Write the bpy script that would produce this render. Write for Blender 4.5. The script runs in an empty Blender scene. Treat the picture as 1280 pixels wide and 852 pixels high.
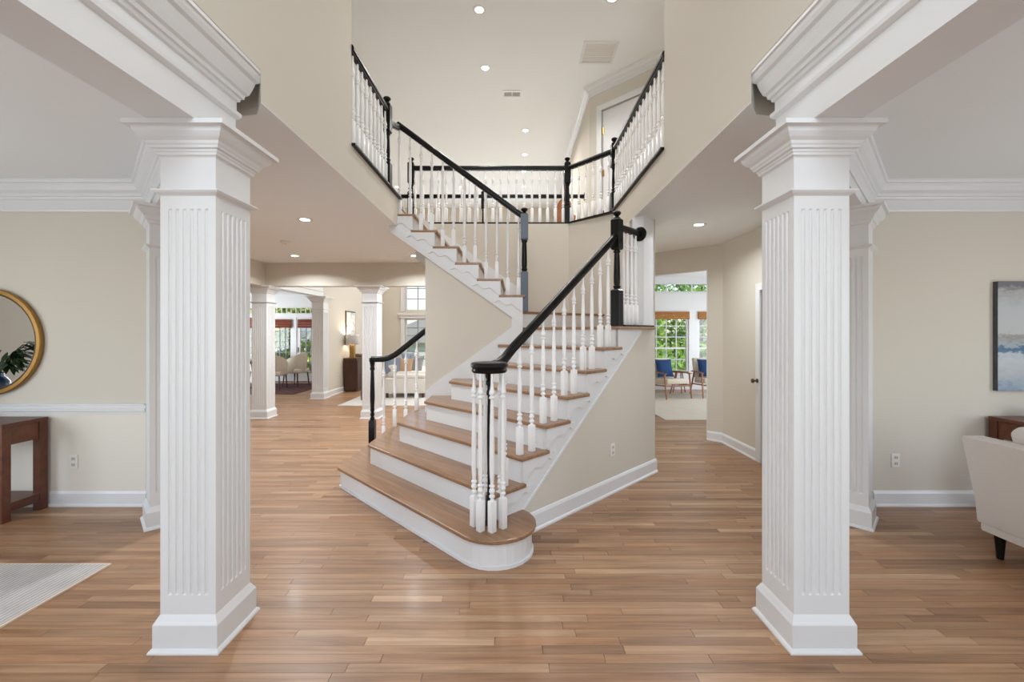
import bpy, bmesh, math, random
from mathutils import Vector, Matrix
random.seed(7)
R2 = math.sqrt(2.0); PI = math.pi
SC = bpy.context.scene
COL = SC.collection

# ------------------------------------------------------------------ camera, sky, sun, exposure
FPX, U0, V0, H, CX = 535.0, 645.0, 415.5, 1.5, 0.053     # focal length (px of 1280), vanishing point, eye height, eye x
cam_d = bpy.data.cameras.new('camera'); cam = bpy.data.objects.new('camera', cam_d); COL.objects.link(cam)
cam.location = (CX, 0, H); cam.rotation_euler = (PI/2, 0, 0)
cam_d.sensor_width = 36; cam_d.lens = FPX/1280*36
cam_d.shift_x = (640-U0)/1280; cam_d.shift_y = (V0-426)/1280
cam_d.clip_start = 0.05; cam_d.clip_end = 300
SC.camera = cam

world = bpy.data.worlds.new('sky'); SC.world = world; world.use_nodes = True
wn = world.node_tree.nodes; wl = world.node_tree.links
bg = wn['Background']; sky = wn.new('ShaderNodeTexSky'); sky.sky_type = 'NISHITA'
sky.sun_disc = False; sky.sun_elevation = math.radians(58); sky.sun_rotation = math.radians(180)
wl.new(sky.outputs[0], bg.inputs[0]); bg.inputs[1].default_value = 0.22

sun_d = bpy.data.lights.new('sun', 'SUN'); sun_d.energy = 2.6; sun_d.angle = math.radians(1.5); sun_d.color = (1, .95, .87)
sun = bpy.data.objects.new('sun', sun_d); COL.objects.link(sun); sun.rotation_euler = (math.radians(30), 0, math.radians(14))

def area(name, loc, rot, sx, sy, power, color=(1, 1, 1)):
    d = bpy.data.lights.new(name, 'AREA'); d.shape = 'RECTANGLE'; d.size = sx; d.size_y = sy; d.energy = power; d.color = color
    o = bpy.data.objects.new(name, d); COL.objects.link(o); o.location = loc; o.rotation_euler = rot
    return o
DAY = (.87, .945, 1.0)
# daylight by front windows behind the camera; unseen side windows are added for light
area('daylight_front_door', (0, -1.56, 1.3), (PI/2, 0, 0), 1.9, 2.2, 8, DAY)
area('daylight_foyer_window', (0, -1.56, 4.0), (PI/2, 0, 0), 2.0, 1.9, 68, DAY)
area('daylight_left_room_window', (-3.6, -1.56, 1.45), (PI/2, 0, 0), 2.2, 1.7, 19, DAY)
area('daylight_right_room_window', (3.6, -1.56, 1.45), (PI/2, 0, 0), 2.2, 1.7, 19, DAY)
area('added_fill_left_side', (-5.55, 1.0, 1.45), (0, -PI/2, 0), 1.7, 2.4, 38, DAY)
area('added_fill_right_side', (5.55, 1.0, 1.45), (0, PI/2, 0), 1.7, 2.4, 36, DAY)
# unseen fill lamps added to brighten the back rooms, set at hidden openings
area('added_fill_great_room', (-.7, 13.6, 2.3), (-PI/2, 0, 0), 2.5, 3.6, 92, DAY)
area('added_fill_sunroom', (6.5, 8.5, 1.35), (0, PI/2, 0), 1.6, 4.0, 95, DAY)
area('added_fill_breakfast', (-9.12, 10.5, 1.3), (0, -PI/2, 0), 1.6, 3.4, 125, DAY)

vs = SC.view_settings
vs.view_transform = 'Standard'; vs.look = 'None'; vs.gamma = 1.0; vs.exposure = 0.42; vs.use_curve_mapping = False
SC.cycles.use_denoising = True
SC.cycles.max_bounces = 10; SC.cycles.diffuse_bounces = 6; SC.cycles.glossy_bounces = 4; SC.cycles.transparent_max_bounces = 16
SC.cycles.sample_clamp_indirect = 6.0

# ------------------------------------------------------------------ materials
def srgb(r, g, b):
    f = lambda c: (c/255/12.92) if c/255 <= .04045 else ((c/255+.055)/1.055)**2.4
    return (f(r), f(g), f(b), 1)
MATS = {}
def newmat(name):
    m = bpy.data.materials.new(name); m.use_nodes = True; MATS[name] = m
    return m, m.node_tree.nodes, m.node_tree.links, m.node_tree.nodes['Principled BSDF']
def paint(name, col, rough=.5, bump=0.0, scale=60, vary=.03, metal=0.0, coat=0.0, spec=None):
    m, n, l, b = newmat(name)
    tc = n.new('ShaderNodeTexCoord'); nz = n.new('ShaderNodeTexNoise'); nz.inputs['Scale'].default_value = scale; nz.inputs['Detail'].default_value = 3
    l.new(tc.outputs['Object'], nz.inputs['Vector'])
    mx = n.new('ShaderNodeMix'); mx.data_type = 'RGBA'
    mx.inputs[6].default_value = tuple(c*(1-vary) for c in col[:3])+(1,); mx.inputs[7].default_value = tuple(min(1, c*(1+vary)) for c in col[:3])+(1,)
    l.new(nz.outputs['Fac'], mx.inputs[0]); l.new(mx.outputs[2], b.inputs['Base Color'])
    b.inputs['Roughness'].default_value = rough; b.inputs['Metallic'].default_value = metal
    if coat: b.inputs['Coat Weight'].default_value = coat; b.inputs['Coat Roughness'].default_value = .08
    if spec is not None: b.inputs['Specular IOR Level'].default_value = spec
    if bump:
        bp = n.new('ShaderNodeBump'); bp.inputs['Strength'].default_value = bump; bp.inputs['Distance'].default_value = .01
        l.new(nz.outputs['Fac'], bp.inputs['Height']); l.new(bp.outputs[0], b.inputs['Normal'])
    return m
def wood(name, cols, rough=.35, stretch=(1.2, 16, 16), attr=None, dark=.55, coat=0.0, rotz=0.0):
    """grained wood: per-piece tone (attribute or object random) + long noise grain"""
    m, n, l, b = newmat(name)
    geo = n.new('ShaderNodeNewGeometry')
    if attr:
        rn = n.new('ShaderNodeAttribute'); rn.attribute_name = attr; rv = rn.outputs['Fac']; pos = geo.outputs['Position']
    else:
        rn = n.new('ShaderNodeObjectInfo'); rv = rn.outputs['Random']
        tc = n.new('ShaderNodeTexCoord'); pos = tc.outputs['Object']
    if rotz:
        vr = n.new('ShaderNodeVectorRotate'); vr.rotation_type = 'Z_AXIS'; vr.inputs['Angle'].default_value = rotz; l.new(pos, vr.inputs['Vector']); pos = vr.outputs[0]
    sc = n.new('ShaderNodeVectorMath'); sc.operation = 'MULTIPLY'; sc.inputs[1].default_value = stretch; l.new(pos, sc.inputs[0])
    off = n.new('ShaderNodeVectorMath'); off.operation = 'ADD'; l.new(sc.outputs[0], off.inputs[0])
    mul = n.new('ShaderNodeMath'); mul.operation = 'MULTIPLY'; mul.inputs[1].default_value = 57.0; l.new(rv, mul.inputs[0])
    cmb = n.new('ShaderNodeCombineXYZ')
    for i in range(3): l.new(mul.outputs[0], cmb.inputs[i])
    l.new(cmb.outputs[0], off.inputs[1])
    nz = n.new('ShaderNodeTexNoise'); nz.inputs['Scale'].default_value = 1.0; nz.inputs['Detail'].default_value = 5; nz.inputs['Roughness'].default_value = .62; nz.inputs['Distortion'].default_value = .9
    l.new(off.outputs[0], nz.inputs['Vector'])
    cr = n.new('ShaderNodeValToRGB'); el = cr.color_ramp.elements
    el[0].position = 0; el[0].color = cols[0]; el[1].position = 1; el[1].color = cols[-1]
    for i, c in enumerate(cols[1:-1]):
        e = el.new((i+1)/(len(cols)-1)); e.color = c
    l.new(rv, cr.inputs[0])
    g = n.new('ShaderNodeValToRGB'); g.color_ramp.elements[0].position = .28; g.color_ramp.elements[0].color = (dark, dark*.93, dark*.86, 1)
    g.color_ramp.elements[1].position = .62; g.color_ramp.elements[1].color = (1.06, 1.05, 1.04, 1)
    l.new(nz.outputs['Fac'], g.inputs[0])
    mx = n.new('ShaderNodeMix'); mx.data_type = 'RGBA'; mx.blend_type = 'MULTIPLY'; mx.inputs[0].default_value = 1
    l.new(cr.outputs[0], mx.inputs[6]); l.new(g.outputs[0], mx.inputs[7]); l.new(mx.outputs[2], b.inputs['Base Color'])
    b.inputs['Roughness'].default_value = rough
    if coat: b.inputs['Coat Weight'].default_value = coat; b.inputs['Coat Roughness'].default_value = .15
    bp = n.new('ShaderNodeBump'); bp.inputs['Strength'].default_value = .06; bp.inputs['Distance'].default_value = .004
    l.new(nz.outputs['Fac'], bp.inputs['Height']); l.new(bp.outputs[0], b.inputs['Normal'])
    return m
def emit(name, col, s):
    m, n, l, b = newmat(name); b.inputs['Emission Color'].default_value = col; b.inputs['Emission Strength'].default_value = s; b.inputs['Base Color'].default_value = col
    return m
def glassmat(name, tint=(1, 1, 1, 1)):
    m, n, l, b = newmat(name); n.remove(b)
    tr = n.new('ShaderNodeBsdfTransparent'); tr.inputs[0].default_value = tint
    gl = n.new('ShaderNodeBsdfGlossy'); gl.inputs['Roughness'].default_value = .02
    fr = n.new('ShaderNodeFresnel'); fr.inputs[0].default_value = 1.45
    mx = n.new('ShaderNodeMixShader'); l.new(fr.outputs[0], mx.inputs[0]); l.new(tr.outputs[0], mx.inputs[1]); l.new(gl.outputs[0], mx.inputs[2])
    l.new(mx.outputs[0], n['Material Output'].inputs[0])
    return m
def stripes(name, c1, c2, axis, scale, rough=.9, noise=8.0):
    m, n, l, b = newmat(name)
    tc = n.new('ShaderNodeTexCoord'); wv = n.new('ShaderNodeTexWave'); wv.bands_direction = axis; wv.inputs['Scale'].default_value = scale
    wv.inputs['Distortion'].default_value = 1.2; wv.inputs['Detail'].default_value = 2; wv.inputs['Detail Scale'].default_value = 2
    l.new(tc.outputs['Object'], wv.inputs['Vector'])
    nz = n.new('ShaderNodeTexNoise'); nz.inputs['Scale'].default_value = noise; nz.inputs['Detail'].default_value = 5; l.new(tc.outputs['Object'], nz.inputs['Vector'])
    ad = n.new('ShaderNodeMath'); ad.operation = 'MULTIPLY_ADD'; ad.inputs[1].default_value = .55; l.new(wv.outputs['Fac'], ad.inputs[0]); 
    ml = n.new('ShaderNodeMath'); ml.operation = 'MULTIPLY'; ml.inputs[1].default_value = .5; l.new(nz.outputs['Fac'], ml.inputs[0]); l.new(ml.outputs[0], ad.inputs[2])
    mx = n.new('ShaderNodeMix'); mx.data_type = 'RGBA'; mx.inputs[6].default_value = c1; mx.inputs[7].default_value = c2
    l.new(ad.outputs[0], mx.inputs[0]); l.new(mx.outputs[2], b.inputs['Base Color']); b.inputs['Roughness'].default_value = rough
    bp = n.new('ShaderNodeBump'); bp.inputs['Strength'].default_value = .5; bp.inputs['Distance'].default_value = .01; l.new(ad.outputs[0], bp.inputs['Height']); l.new(bp.outputs[0], b.inputs['Normal'])
    return m

WALL = paint('wall_paint', srgb(210, 203, 191), .75, .03, 220, .012)
WALL_LOW = paint('wainscot_paint', srgb(226, 220, 208), .6, .03, 220, .012)
CEIL = paint('ceiling_paint', srgb(236, 238, 239), .85, .02, 180, .012)
TRIM = paint('white_trim_paint', srgb(224, 224, 225), .35, .01, 90, .01)
BALW = paint('white_baluster_paint', srgb(238, 237, 237), .3, .01, 90, .01)
BLACK = paint('black_gloss_paint', (.006, .0055, .0055, 1), .30, .02, 40, .2, spec=.22)
SKYSHEEN = paint('black_paint_with_sky_sheen', srgb(82, 92, 106), .4, .15, 45, .2)  # sky reflection on glossy black, put into the colour of the newel blocks
FLOORW = wood('oak_floor', [srgb(134, 99, 72), srgb(168, 132, 101), srgb(161, 122, 90), srgb(176, 140, 108), srgb(171, 128, 94), srgb(150, 112, 82), srgb(192, 158, 126)], .38, (1.3, 24, 24), 'tone', .6, .05)
TREADW = wood('oak_tread', [srgb(150, 114, 84), srgb(160, 122, 90)], .28, (1.6, 26, 26), None, .6, .12, PI/4)
TREADU = wood('oak_tread_upper', [srgb(150, 114, 84), srgb(160, 122, 90)], .28, (26, 1.6, 26), None, .6, .12)
BROWNW = wood('walnut_stain', [srgb(96, 52, 32), srgb(110, 62, 38)], .38, (3, 14, 14), None, .55)
DARKW = wood('dark_brown_stain', [srgb(72, 38, 24), srgb(84, 46, 28)], .4, (14, 14, 3), None, .5)
CHAIRW = wood('teak_frame', [srgb(150, 98, 60), srgb(166, 112, 70)], .4, (6, 6, 6), None, .7)
GOLD = paint('aged_gold', srgb(158, 120, 66), .36, .08, 30, .15, .75)
BRASS = paint('brass', srgb(190, 150, 80), .25, 0, 30, .05, 1.0)
BRONZE = paint('dark_bronze_hardware', srgb(96, 82, 70), .35, 0, 30, .05, .9)
GREYF = paint('light_grey_fabric', srgb(228, 222, 217), .95, .35, 260, .10)
CREAMF = paint('cream_fabric', srgb(214, 202, 186), .95, .25, 200, .05)
WHITEF = paint('white_slipcover', srgb(224, 219, 212), .95, .2, 150, .04)
TANF = paint('tan_fabric', srgb(190, 160, 132), .95, .2, 150, .05)
NAVYF = paint('navy_fabric', srgb(28, 62, 108), .9, .3, 150, .15)
BLUEGREYF = paint('blue_grey_fabric', srgb(128, 140, 160), .9, .3, 120, .15)
STRIPEF = stripes('striped_pillow_fabric', srgb(90, 100, 112), srgb(200, 205, 210), 'X', 14, .9)
RUG_L = stripes('grey_ribbed_rug', srgb(146, 139, 136), srgb(214, 208, 204), 'X', 12, .95, 6)
RUG_EDGE = paint('cream_rug_binding', srgb(224, 208, 188), .9)
RUG_SUN = stripes('pale_patterned_rug', srgb(184, 172, 156), srgb(216, 206, 192), 'DIAGONAL', 9, .95, 5)
RUG_GREAT = paint('pale_grey_carpet', srgb(206, 202, 198), .95, .3, 90, .05)
SHADE = stripes('woven_bamboo_shade', srgb(150, 96, 48), srgb(186, 128, 72), 'Z', 26, .8, 12)
SHADE_D = stripes('red_brown_woven_shade', srgb(104, 44, 26), srgb(132, 62, 38), 'Z', 26, .8, 12)
MIRROR = paint('mirror_silver', (.92, .92, .91, 1), .015, 0, 5, 0, 1.0)
GLASS = glassmat('window_glass')
BLUEG = paint('blue_glass_vase', srgb(28, 52, 92), .12, 0, 20, .3, 0, .8)
LEAF = paint('dark_green_leaf', srgb(58, 82, 52), .45, .05, 25, .3)
PLASTIC = paint('white_plastic', srgb(232, 229, 222), .35)
SOCKET = paint('ivory_socket', srgb(206, 200, 190), .4)
SLOT = paint('dark_slot', srgb(70, 66, 62), .6)
GRILLE = paint('return_grille_mesh', srgb(214, 210, 204), .6, .4, 300, .1)
VENTD = paint('vent_shadow_grey', srgb(128, 124, 112), .6)
LENS = emit('recessed_lens', (1, .95, .87, 1), 9.0)
LAMPSH = paint('grey_lampshade', srgb(196, 194, 192), .8, .1, 120)
BULB = emit('lamp_bulb', (1, .8, .55, 1), 22.0)
ROOMCARPET = paint('upstairs_carpet', srgb(190, 180, 166), .95, .3, 150, .05)
GRASS = paint('lawn', srgb(110, 140, 70), .95, .3, 6, .25)
FOL1 = paint('fresh_green_foliage', srgb(132, 172, 62), .6, 0, 3, .45)
FOL2 = paint('yellow_green_foliage', srgb(176, 190, 84), .6, 0, 3, .4)
FOL3 = paint('deep_green_foliage', srgb(92, 130, 60), .6, 0, 3, .4)
BARK = paint('bark', srgb(96, 80, 64), .9, .5, 20, .2)
SIDING = stripes('pale_blue_siding', srgb(186, 196, 212), srgb(206, 214, 226), 'Z', 3.5, .8, 4)
SIDINGW = stripes('white_siding', srgb(212, 212, 210), srgb(232, 232, 230), 'Z', 3.5, .8, 4)
ROOFM = paint('grey_shingle', srgb(176, 174, 172), .9, .4, 30, .15)
DECK = paint('grey_deck', srgb(150, 140, 128), .8, .2, 20, .1)
RAILM = paint('dark_deck_rail', srgb(70, 70, 72), .6)
GUITAR = wood('amber_guitar_top', [srgb(140, 86, 50), srgb(150, 94, 56)], .3, (20, 3, 3), None, .75, .6)
GUITARS = paint('red_brown_guitar_side', srgb(104, 48, 30), .25, 0, 20, .1, 0, .6)

def art_material(name, kind):
    m, n, l, b = newmat(name)
    tc = n.new('ShaderNodeTexCoord'); mp = n.new('ShaderNodeMapping'); l.new(tc.outputs['Object'], mp.inputs[0])
    nz = n.new('ShaderNodeTexNoise'); nz.inputs['Detail'].default_value = 7; nz.inputs['Roughness'].default_value = .68
    cr = n.new('ShaderNodeValToRGB'); e = cr.color_ramp.elements
    sp = n.new('ShaderNodeSeparateXYZ'); l.new(tc.outputs['Object'], sp.inputs[0])
    if kind == 'sea':        # grey abstract with a blue band: height + noise drive the ramp (object origin = canvas bottom centre)
        nz.inputs['Scale'].default_value = 11.0; mp.inputs['Scale'].default_value = (.7, 1, 1.5); l.new(mp.outputs[0], nz.inputs['Vector'])
        a = n.new('ShaderNodeMath'); a.operation = 'MULTIPLY_ADD'; a.inputs[1].default_value = .34; l.new(nz.outputs['Fac'], a.inputs[0])
        d = n.new('ShaderNodeMath'); d.operation = 'MULTIPLY'; d.inputs[1].default_value = 1/.94; l.new(sp.outputs['Z'], d.inputs[0]); l.new(d.outputs[0], a.inputs[2])
        stops = [(.14, (104, 124, 146)), (.22, (150, 164, 180)), (.34, (178, 182, 186)), (.44, (188, 194, 200)), (.49, (176, 186, 194)), (.515, (92, 122, 148)), (.57, (74, 106, 136)), (.60, (160, 172, 180)), (.66, (150, 144, 138)), (.71, (186, 188, 188)), (.95, (184, 188, 190)), (1.08, (164, 164, 164)), (1.15, (110, 108, 112))]
        stops = [(min(1, p/1.25), c) for p, c in stops]
        s = n.new('ShaderNodeMath'); s.operation = 'MULTIPLY'; s.inputs[1].default_value = 1/1.25; l.new(a.outputs[0], s.inputs[0]); drv = s.outputs[0]
    else:
        nz.inputs['Scale'].default_value = 2.2; nz.inputs['Distortion'].default_value = 2.0; l.new(mp.outputs[0], nz.inputs['Vector']); drv = nz.outputs['Fac']
        stops = [(.30, (120, 126, 140)), (.40, (190, 192, 198)), (.5, (232, 230, 226)), (.62, (222, 218, 212)), (.7, (170, 160, 148))]
    e[0].position, e[0].color = stops[0][0], srgb(*stops[0][1]); e[1].position, e[1].color = stops[-1][0], srgb(*stops[-1][1])
    for p, c in stops[1:-1]:
        x = e.new(p); x.color = srgb(*c)
    l.new(drv, cr.inputs[0]); l.new(cr.outputs[0], b.inputs['Base Color']); b.inputs['Roughness'].default_value = .6
    return m
ART_SEA = art_material('abstract_sea_paint', 'sea'); ART_GREY = art_material('abstract_grey_print', 'grey')
ART_EDGE = paint('dark_canvas_edge', srgb(74, 76, 80), .7, .2, 14, .5)

# ------------------------------------------------------------------ mesh helpers
class MB:
    """collects geometry for ONE mesh object"""
    def __init__(s): s.v = []; s.f = []
    def add(s, vs, fs):
        o = len(s.v); s.v += [tuple(p) for p in vs]; s.f += [tuple(i+o for i in f) for f in fs]; return s
    def box(s, x0, x1, y0, y1, z0, z1):
        return s.add([(x0,y0,z0),(x1,y0,z0),(x1,y1,z0),(x0,y1,z0),(x0,y0,z1),(x1,y0,z1),(x1,y1,z1),(x0,y1,z1)],
                     [(3,2,1,0),(4,5,6,7),(0,1,5,4),(1,2,6,5),(2,3,7,6),(3,0,4,7)])
    def obox(s, c, ax, ay, hx, hy, z0, z1):
        """box with plan axes ax, ay (unit 2-vectors)"""
        P = [(c[0]+ax[0]*i*hx+ay[0]*j*hy, c[1]+ax[1]*i*hx+ay[1]*j*hy) for i, j in ((-1,-1),(1,-1),(1,1),(-1,1))]
        return s.prism(P, z0, z1)
    def prism(s, P, z0, z1):
        n = len(P)
        ar = sum(P[i][0]*P[(i+1) % n][1]-P[(i+1) % n][0]*P[i][1] for i in range(n))
        if ar < 0: P = P[::-1]
        return s.add([(p[0],p[1],z0) for p in P]+[(p[0],p[1],z1) for p in P],
                     [tuple(range(n-1,-1,-1)), tuple(range(n,2*n))]+[(i,(i+1) % n,n+(i+1) % n,n+i) for i in range(n)])
    def extr(s, P3, d):
        """planar 3D polygon extruded by vector d"""
        n = len(P3); d = Vector(d)
        return s.add([tuple(p) for p in P3]+[tuple(Vector(p)+d) for p in P3],
                     [tuple(range(n-1,-1,-1)), tuple(range(n,2*n))]+[(i,(i+1) % n,n+(i+1) % n,n+i) for i in range(n)])
    def rings(s, R, cap=True):
        """closed rings of equal length joined in order"""
        n = len(R[0]); vs = [p for r in R for p in r]; fs = []
        for k in range(len(R)-1):
            for i in range(n):
                j = (i+1) % n; fs.append((k*n+i,k*n+j,(k+1)*n+j,(k+1)*n+i))
        if cap: fs.append(tuple(range(n-1,-1,-1))); fs.append(tuple(range((len(R)-1)*n,len(R)*n)))
        return s.add(vs, fs)
    def lathe(s, prof, c=(0,0,0), seg=12, cap=True):
        return s.rings([[(c[0]+r*math.cos(2*PI*i/seg), c[1]+r*math.sin(2*PI*i/seg), c[2]+z) for i in range(seg)] for r, z in prof], cap)
    def square(s, prof, c=(0,0,0)):
        """stacked square rings (half-width, z)"""
        return s.rings([[(c[0]-h,c[1]-h,c[2]+z),(c[0]+h,c[1]-h,c[2]+z),(c[0]+h,c[1]+h,c[2]+z),(c[0]-h,c[1]+h,c[2]+z)] for h, z in prof])
    def sweep(s, path, prof):
        """profile (offset to the left of travel, z) along a plan polyline with mitred corners"""
        n = len(path); R = []
        nor = lambda a, b: Vector((-(b[1]-a[1]), b[0]-a[0])).normalized()
        for i, p in enumerate(path):
            if i == 0: m = nor(path[0], path[1])
            elif i == n-1: m = nor(path[-2], path[-1])
            else:
                a, b = nor(path[i-1], p), nor(p, path[i+1]); m = (a+b); m = m/(m.dot(a))
            R.append([(p[0]+m.x*o, p[1]+m.y*o, z) for o, z in prof])
        return s.rings(R)
    def tube3(s, path, prof):
        """profile (side, up) along a 3D polyline"""
        R = []; n = len(path); path = [Vector(p) for p in path]
        for i, p in enumerate(path):
            t = (path[min(i+1,n-1)]-path[max(i-1,0)]).normalized()
            sd = t.cross(Vector((0,0,1)))
            sd = sd.normalized() if sd.length > 1e-5 else Vector((1,0,0))
            up = sd.cross(t).normalized()
            R.append([tuple(p+sd*a+up*b) for a, b in prof])
        return s.rings(R)
    def rod(s, path, r, seg=8, r1=None):
        n = len(path)
        if r1 is None: return s.tube3(path, [(r*math.cos(2*PI*i/seg), r*math.sin(2*PI*i/seg)) for i in range(seg)])
        a, b = Vector(path[0]), Vector(path[-1]); t = (b-a).normalized(); sd = t.orthogonal().normalized(); up = sd.cross(t)
        return s.rings([[tuple(p+(sd*math.cos(2*PI*i/seg)+up*math.sin(2*PI*i/seg))*q) for i in range(seg)] for p, q in ((a, r), (b, r1))])
    def mesh(s, name, mat, smooth=False, bevel=0, origin=(0,0,0), seg=2):
        me = bpy.data.meshes.new(name)
        ox, oy, oz = origin
        me.from_pydata([(x-ox,y-oy,z-oz) for x,y,z in s.v], [], s.f)
        bm = bmesh.new(); bm.from_mesh(me); bmesh.ops.recalc_face_normals(bm, faces=bm.faces[:])
        if bevel:
            ed = [e for e in bm.edges if len(e.link_faces) == 2 and e.calc_face_angle(0) > .6]
            bmesh.ops.bevel(bm, geom=ed, offset=bevel, segments=seg, affect='EDGES', profile=.5, clamp_overlap=True)
        bm.to_mesh(me); bm.free()
        if smooth:
            for p in me.polygons: p.use_smooth = True
            me.set_sharp_from_angle(angle=math.radians(38))
        me.materials.append(mat)
        return me
    def build(s, name, mat, parent=None, smooth=False, bevel=0, origin=None, seg=2):
        """links ONE mesh object; vertices are world coordinates"""
        if parent is not None and origin is None: origin = tuple(parent.get('base', (0,0,0)))
        o_ = origin or (0,0,0)
        ob = bpy.data.objects.new(name, s.mesh(name, mat, smooth, bevel, o_, seg)); COL.objects.link(ob)
        if parent is not None:
            ob.parent = parent
        elif origin is not None: ob.location = origin
        if parent is not None and parent.get('base') is not None:
            b = parent['base']; ob.location = (o_[0]-b[0], o_[1]-b[1], o_[2]-b[2])
        return ob

def tag(o, label, cat, group=None):
    o['label'] = label; o['category'] = cat
    if group: o['group'] = group
    return o
def thing(name, label, cat, base=(0,0,0), group=None):
    o = bpy.data.objects.new(name, None); COL.objects.link(o); o.empty_display_size = .1
    o.location = base; o['base'] = list(base)
    return tag(o, label, cat, group)
def root(name, base=(0,0,0)):
    o = bpy.data.objects.new(name, None); COL.objects.link(o); o.empty_display_size = .1; o.location = base; o['base'] = list(base); o['kind'] = 'structure'
    return o
def struct(name, mb, mat, **k):
    o = mb.build(name, mat, **k); o['kind'] = 'structure'; return o
def inst(name, me, parent, loc, rz=0, scale=None):
    """child object sharing mesh data; loc in world coordinates"""
    o = bpy.data.objects.new(name, me); COL.objects.link(o); o.parent = parent
    b = parent.get('base', (0,0,0)); o.location = (loc[0]-b[0], loc[1]-b[1], loc[2]-b[2]); o.rotation_euler.z = rz
    if scale: o.scale = scale
    return o
def dup(rt, loc, rz=0, label=None, group=None, scale=None):
    r = rt.copy(); COL.objects.link(r); r.location = loc; r.rotation_euler = (0,0,rz)
    if scale: r.scale = scale
    if label: r['label'] = label
    if group: r['group'] = group
    for ch in list(rt.children):
        c = ch.copy(); COL.objects.link(c); c.parent = r
        for g in ch.children:
            d = g.copy(); COL.objects.link(d); d.parent = c
    return r
def ST(s, t): return ((s+t)/R2, (s-t)/R2)      # stair coordinates: s up the flight (45 deg), t across it to the right
def rot2(p, a): return (p[0]*math.cos(a)-p[1]*math.sin(a), p[0]*math.sin(a)+p[1]*math.cos(a))

# ------------------------------------------------------------------ levels and plan constants
ZC, F2, ZT = 2.72, 3.04, 5.48         # hall ceiling, upper floor, top ceiling
ZS = 2.80                             # side room ceiling
XF = 1.30                             # half width of the two-storey foyer
YW = 3.71                             # back walls of the side rooms
COLX, COLY, ZCAP = 1.498, 2.155, 2.466
YH = 7.48                             # header between hall and great room

# ------------------------------------------------------------------ the room shell
def wall_with_holes_y(name, x0, x1, y0, y1, z0, z1, holes, mat=WALL):
    """wall along X with rectangular holes (hx0,hx1,hz0,hz1)"""
    mb = MB(); xs = sorted({x0, x1, *[h[0] for h in holes], *[h[1] for h in holes]}); zs = sorted({z0, z1, *[h[2] for h in holes], *[h[3] for h in holes]})
    for i in range(len(xs)-1):
        for k in range(len(zs)-1):
            cx, cz = (xs[i]+xs[i+1])/2, (zs[k]+zs[k+1])/2
            if not any(h[0] < cx < h[1] and h[2] < cz < h[3] for h in holes): mb.box(xs[i], xs[i+1], y0, y1, zs[k], zs[k+1])
    return struct(name, mb, mat)

FRONT_HOLES = [(-1.0, 1.0, .0, 2.45), (-1.05, 1.05, 3.0, 5.0), (-4.75, -2.45, .55, 2.35), (2.45, 4.75, .55, 2.35)]
wall_with_holes_y('wall_front', -5.6, 5.6, -1.75, -1.6, 0, ZT, FRONT_HOLES)
struct('wall_left', MB().box(-5.72, -5.6, -1.75, -.25, 0, ZT).box(-5.72, -5.6, 2.25, 3.83, 0, ZT).box(-5.72, -5.6, -.25, 2.25, 0, .6).box(-5.72, -5.6, -.25, 2.25, 2.3, ZT), WALL)
struct('wall_right', MB().box(5.6, 5.72, -1.75, -.25, 0, ZT).box(5.6, 5.72, 2.25, 3.83, 0, ZT).box(5.6, 5.72, -.25, 2.25, 0, .6).box(5.6, 5.72, -.25, 2.25, 2.3, ZT), WALL)
# back walls of the side rooms with the diagonal stubs that carry the pilasters
BAX = -.707                                          # x - y of the diagonal beam axis
def diag(a, off=0.0, sg=1):                          # point on the right-hand diagonal: a along it, off towards the room
    x = (a*R2+BAX)/2; y = x-BAX
    return (sg*(x+off/R2), y-off/R2)
for sg, nm in ((-1, 'left'), (1, 'right')):
    xo = 5.6*sg
    P = [(xo, YW), diag(4.742, .1, sg), diag(4.40, .1, sg), diag(4.40, -.1, sg), diag(4.86, -.1, sg), (xo, YW+.12)]
    P[1] = (sg*(YW+BAX+.1*R2), YW); P[4] = (sg*(YW+.12+BAX-.1*R2), YW+.12)
    struct('wall_back_'+nm, MB().prism(P, 0, ZS), WALL)
struct('ceiling_left_room', MB().box(-5.6, -1.61, -1.6, 3.72, ZS, ZS+.06), CEIL)
struct('ceiling_right_room', MB().box(1.61, 5.6, -1.6, 3.72, ZS, ZS+.06), CEIL)
# lighter wainscot field below the chair rail in the left room
struct('trim_1', MB().box(-5.6, -3.15, YW-.006, YW, .1, .80), WALL_LOW)

# lower hall ceiling + upper floor slab (one outline)
SLAB = [(-XF, 2.27), (-XF, 4.92), (-1.36, 4.92), (-1.36, 6.08), (.79, 6.08), (1.31, 5.55), (XF, 5.5), (XF, 2.27), (1.40, 2.40), (1.72, 2.45), (3.15, 3.80), (3.0, 3.86), (3.0, 5.9), (1.42, YH), (-4.55, YH), (-4.55, 3.8), (-3.15, 3.80), (-1.72, 2.45), (-1.40, 2.40)]
struct('ceiling_hall', MB().prism(SLAB, ZC, ZC+.003), CEIL)
struct('floor_upper', MB().prism(SLAB, ZC+.003, F2), WALL)
struct('ceiling_upper', MB().box(-6, 6, -1.75, 14, ZT, ZT+.1), CEIL)
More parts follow.
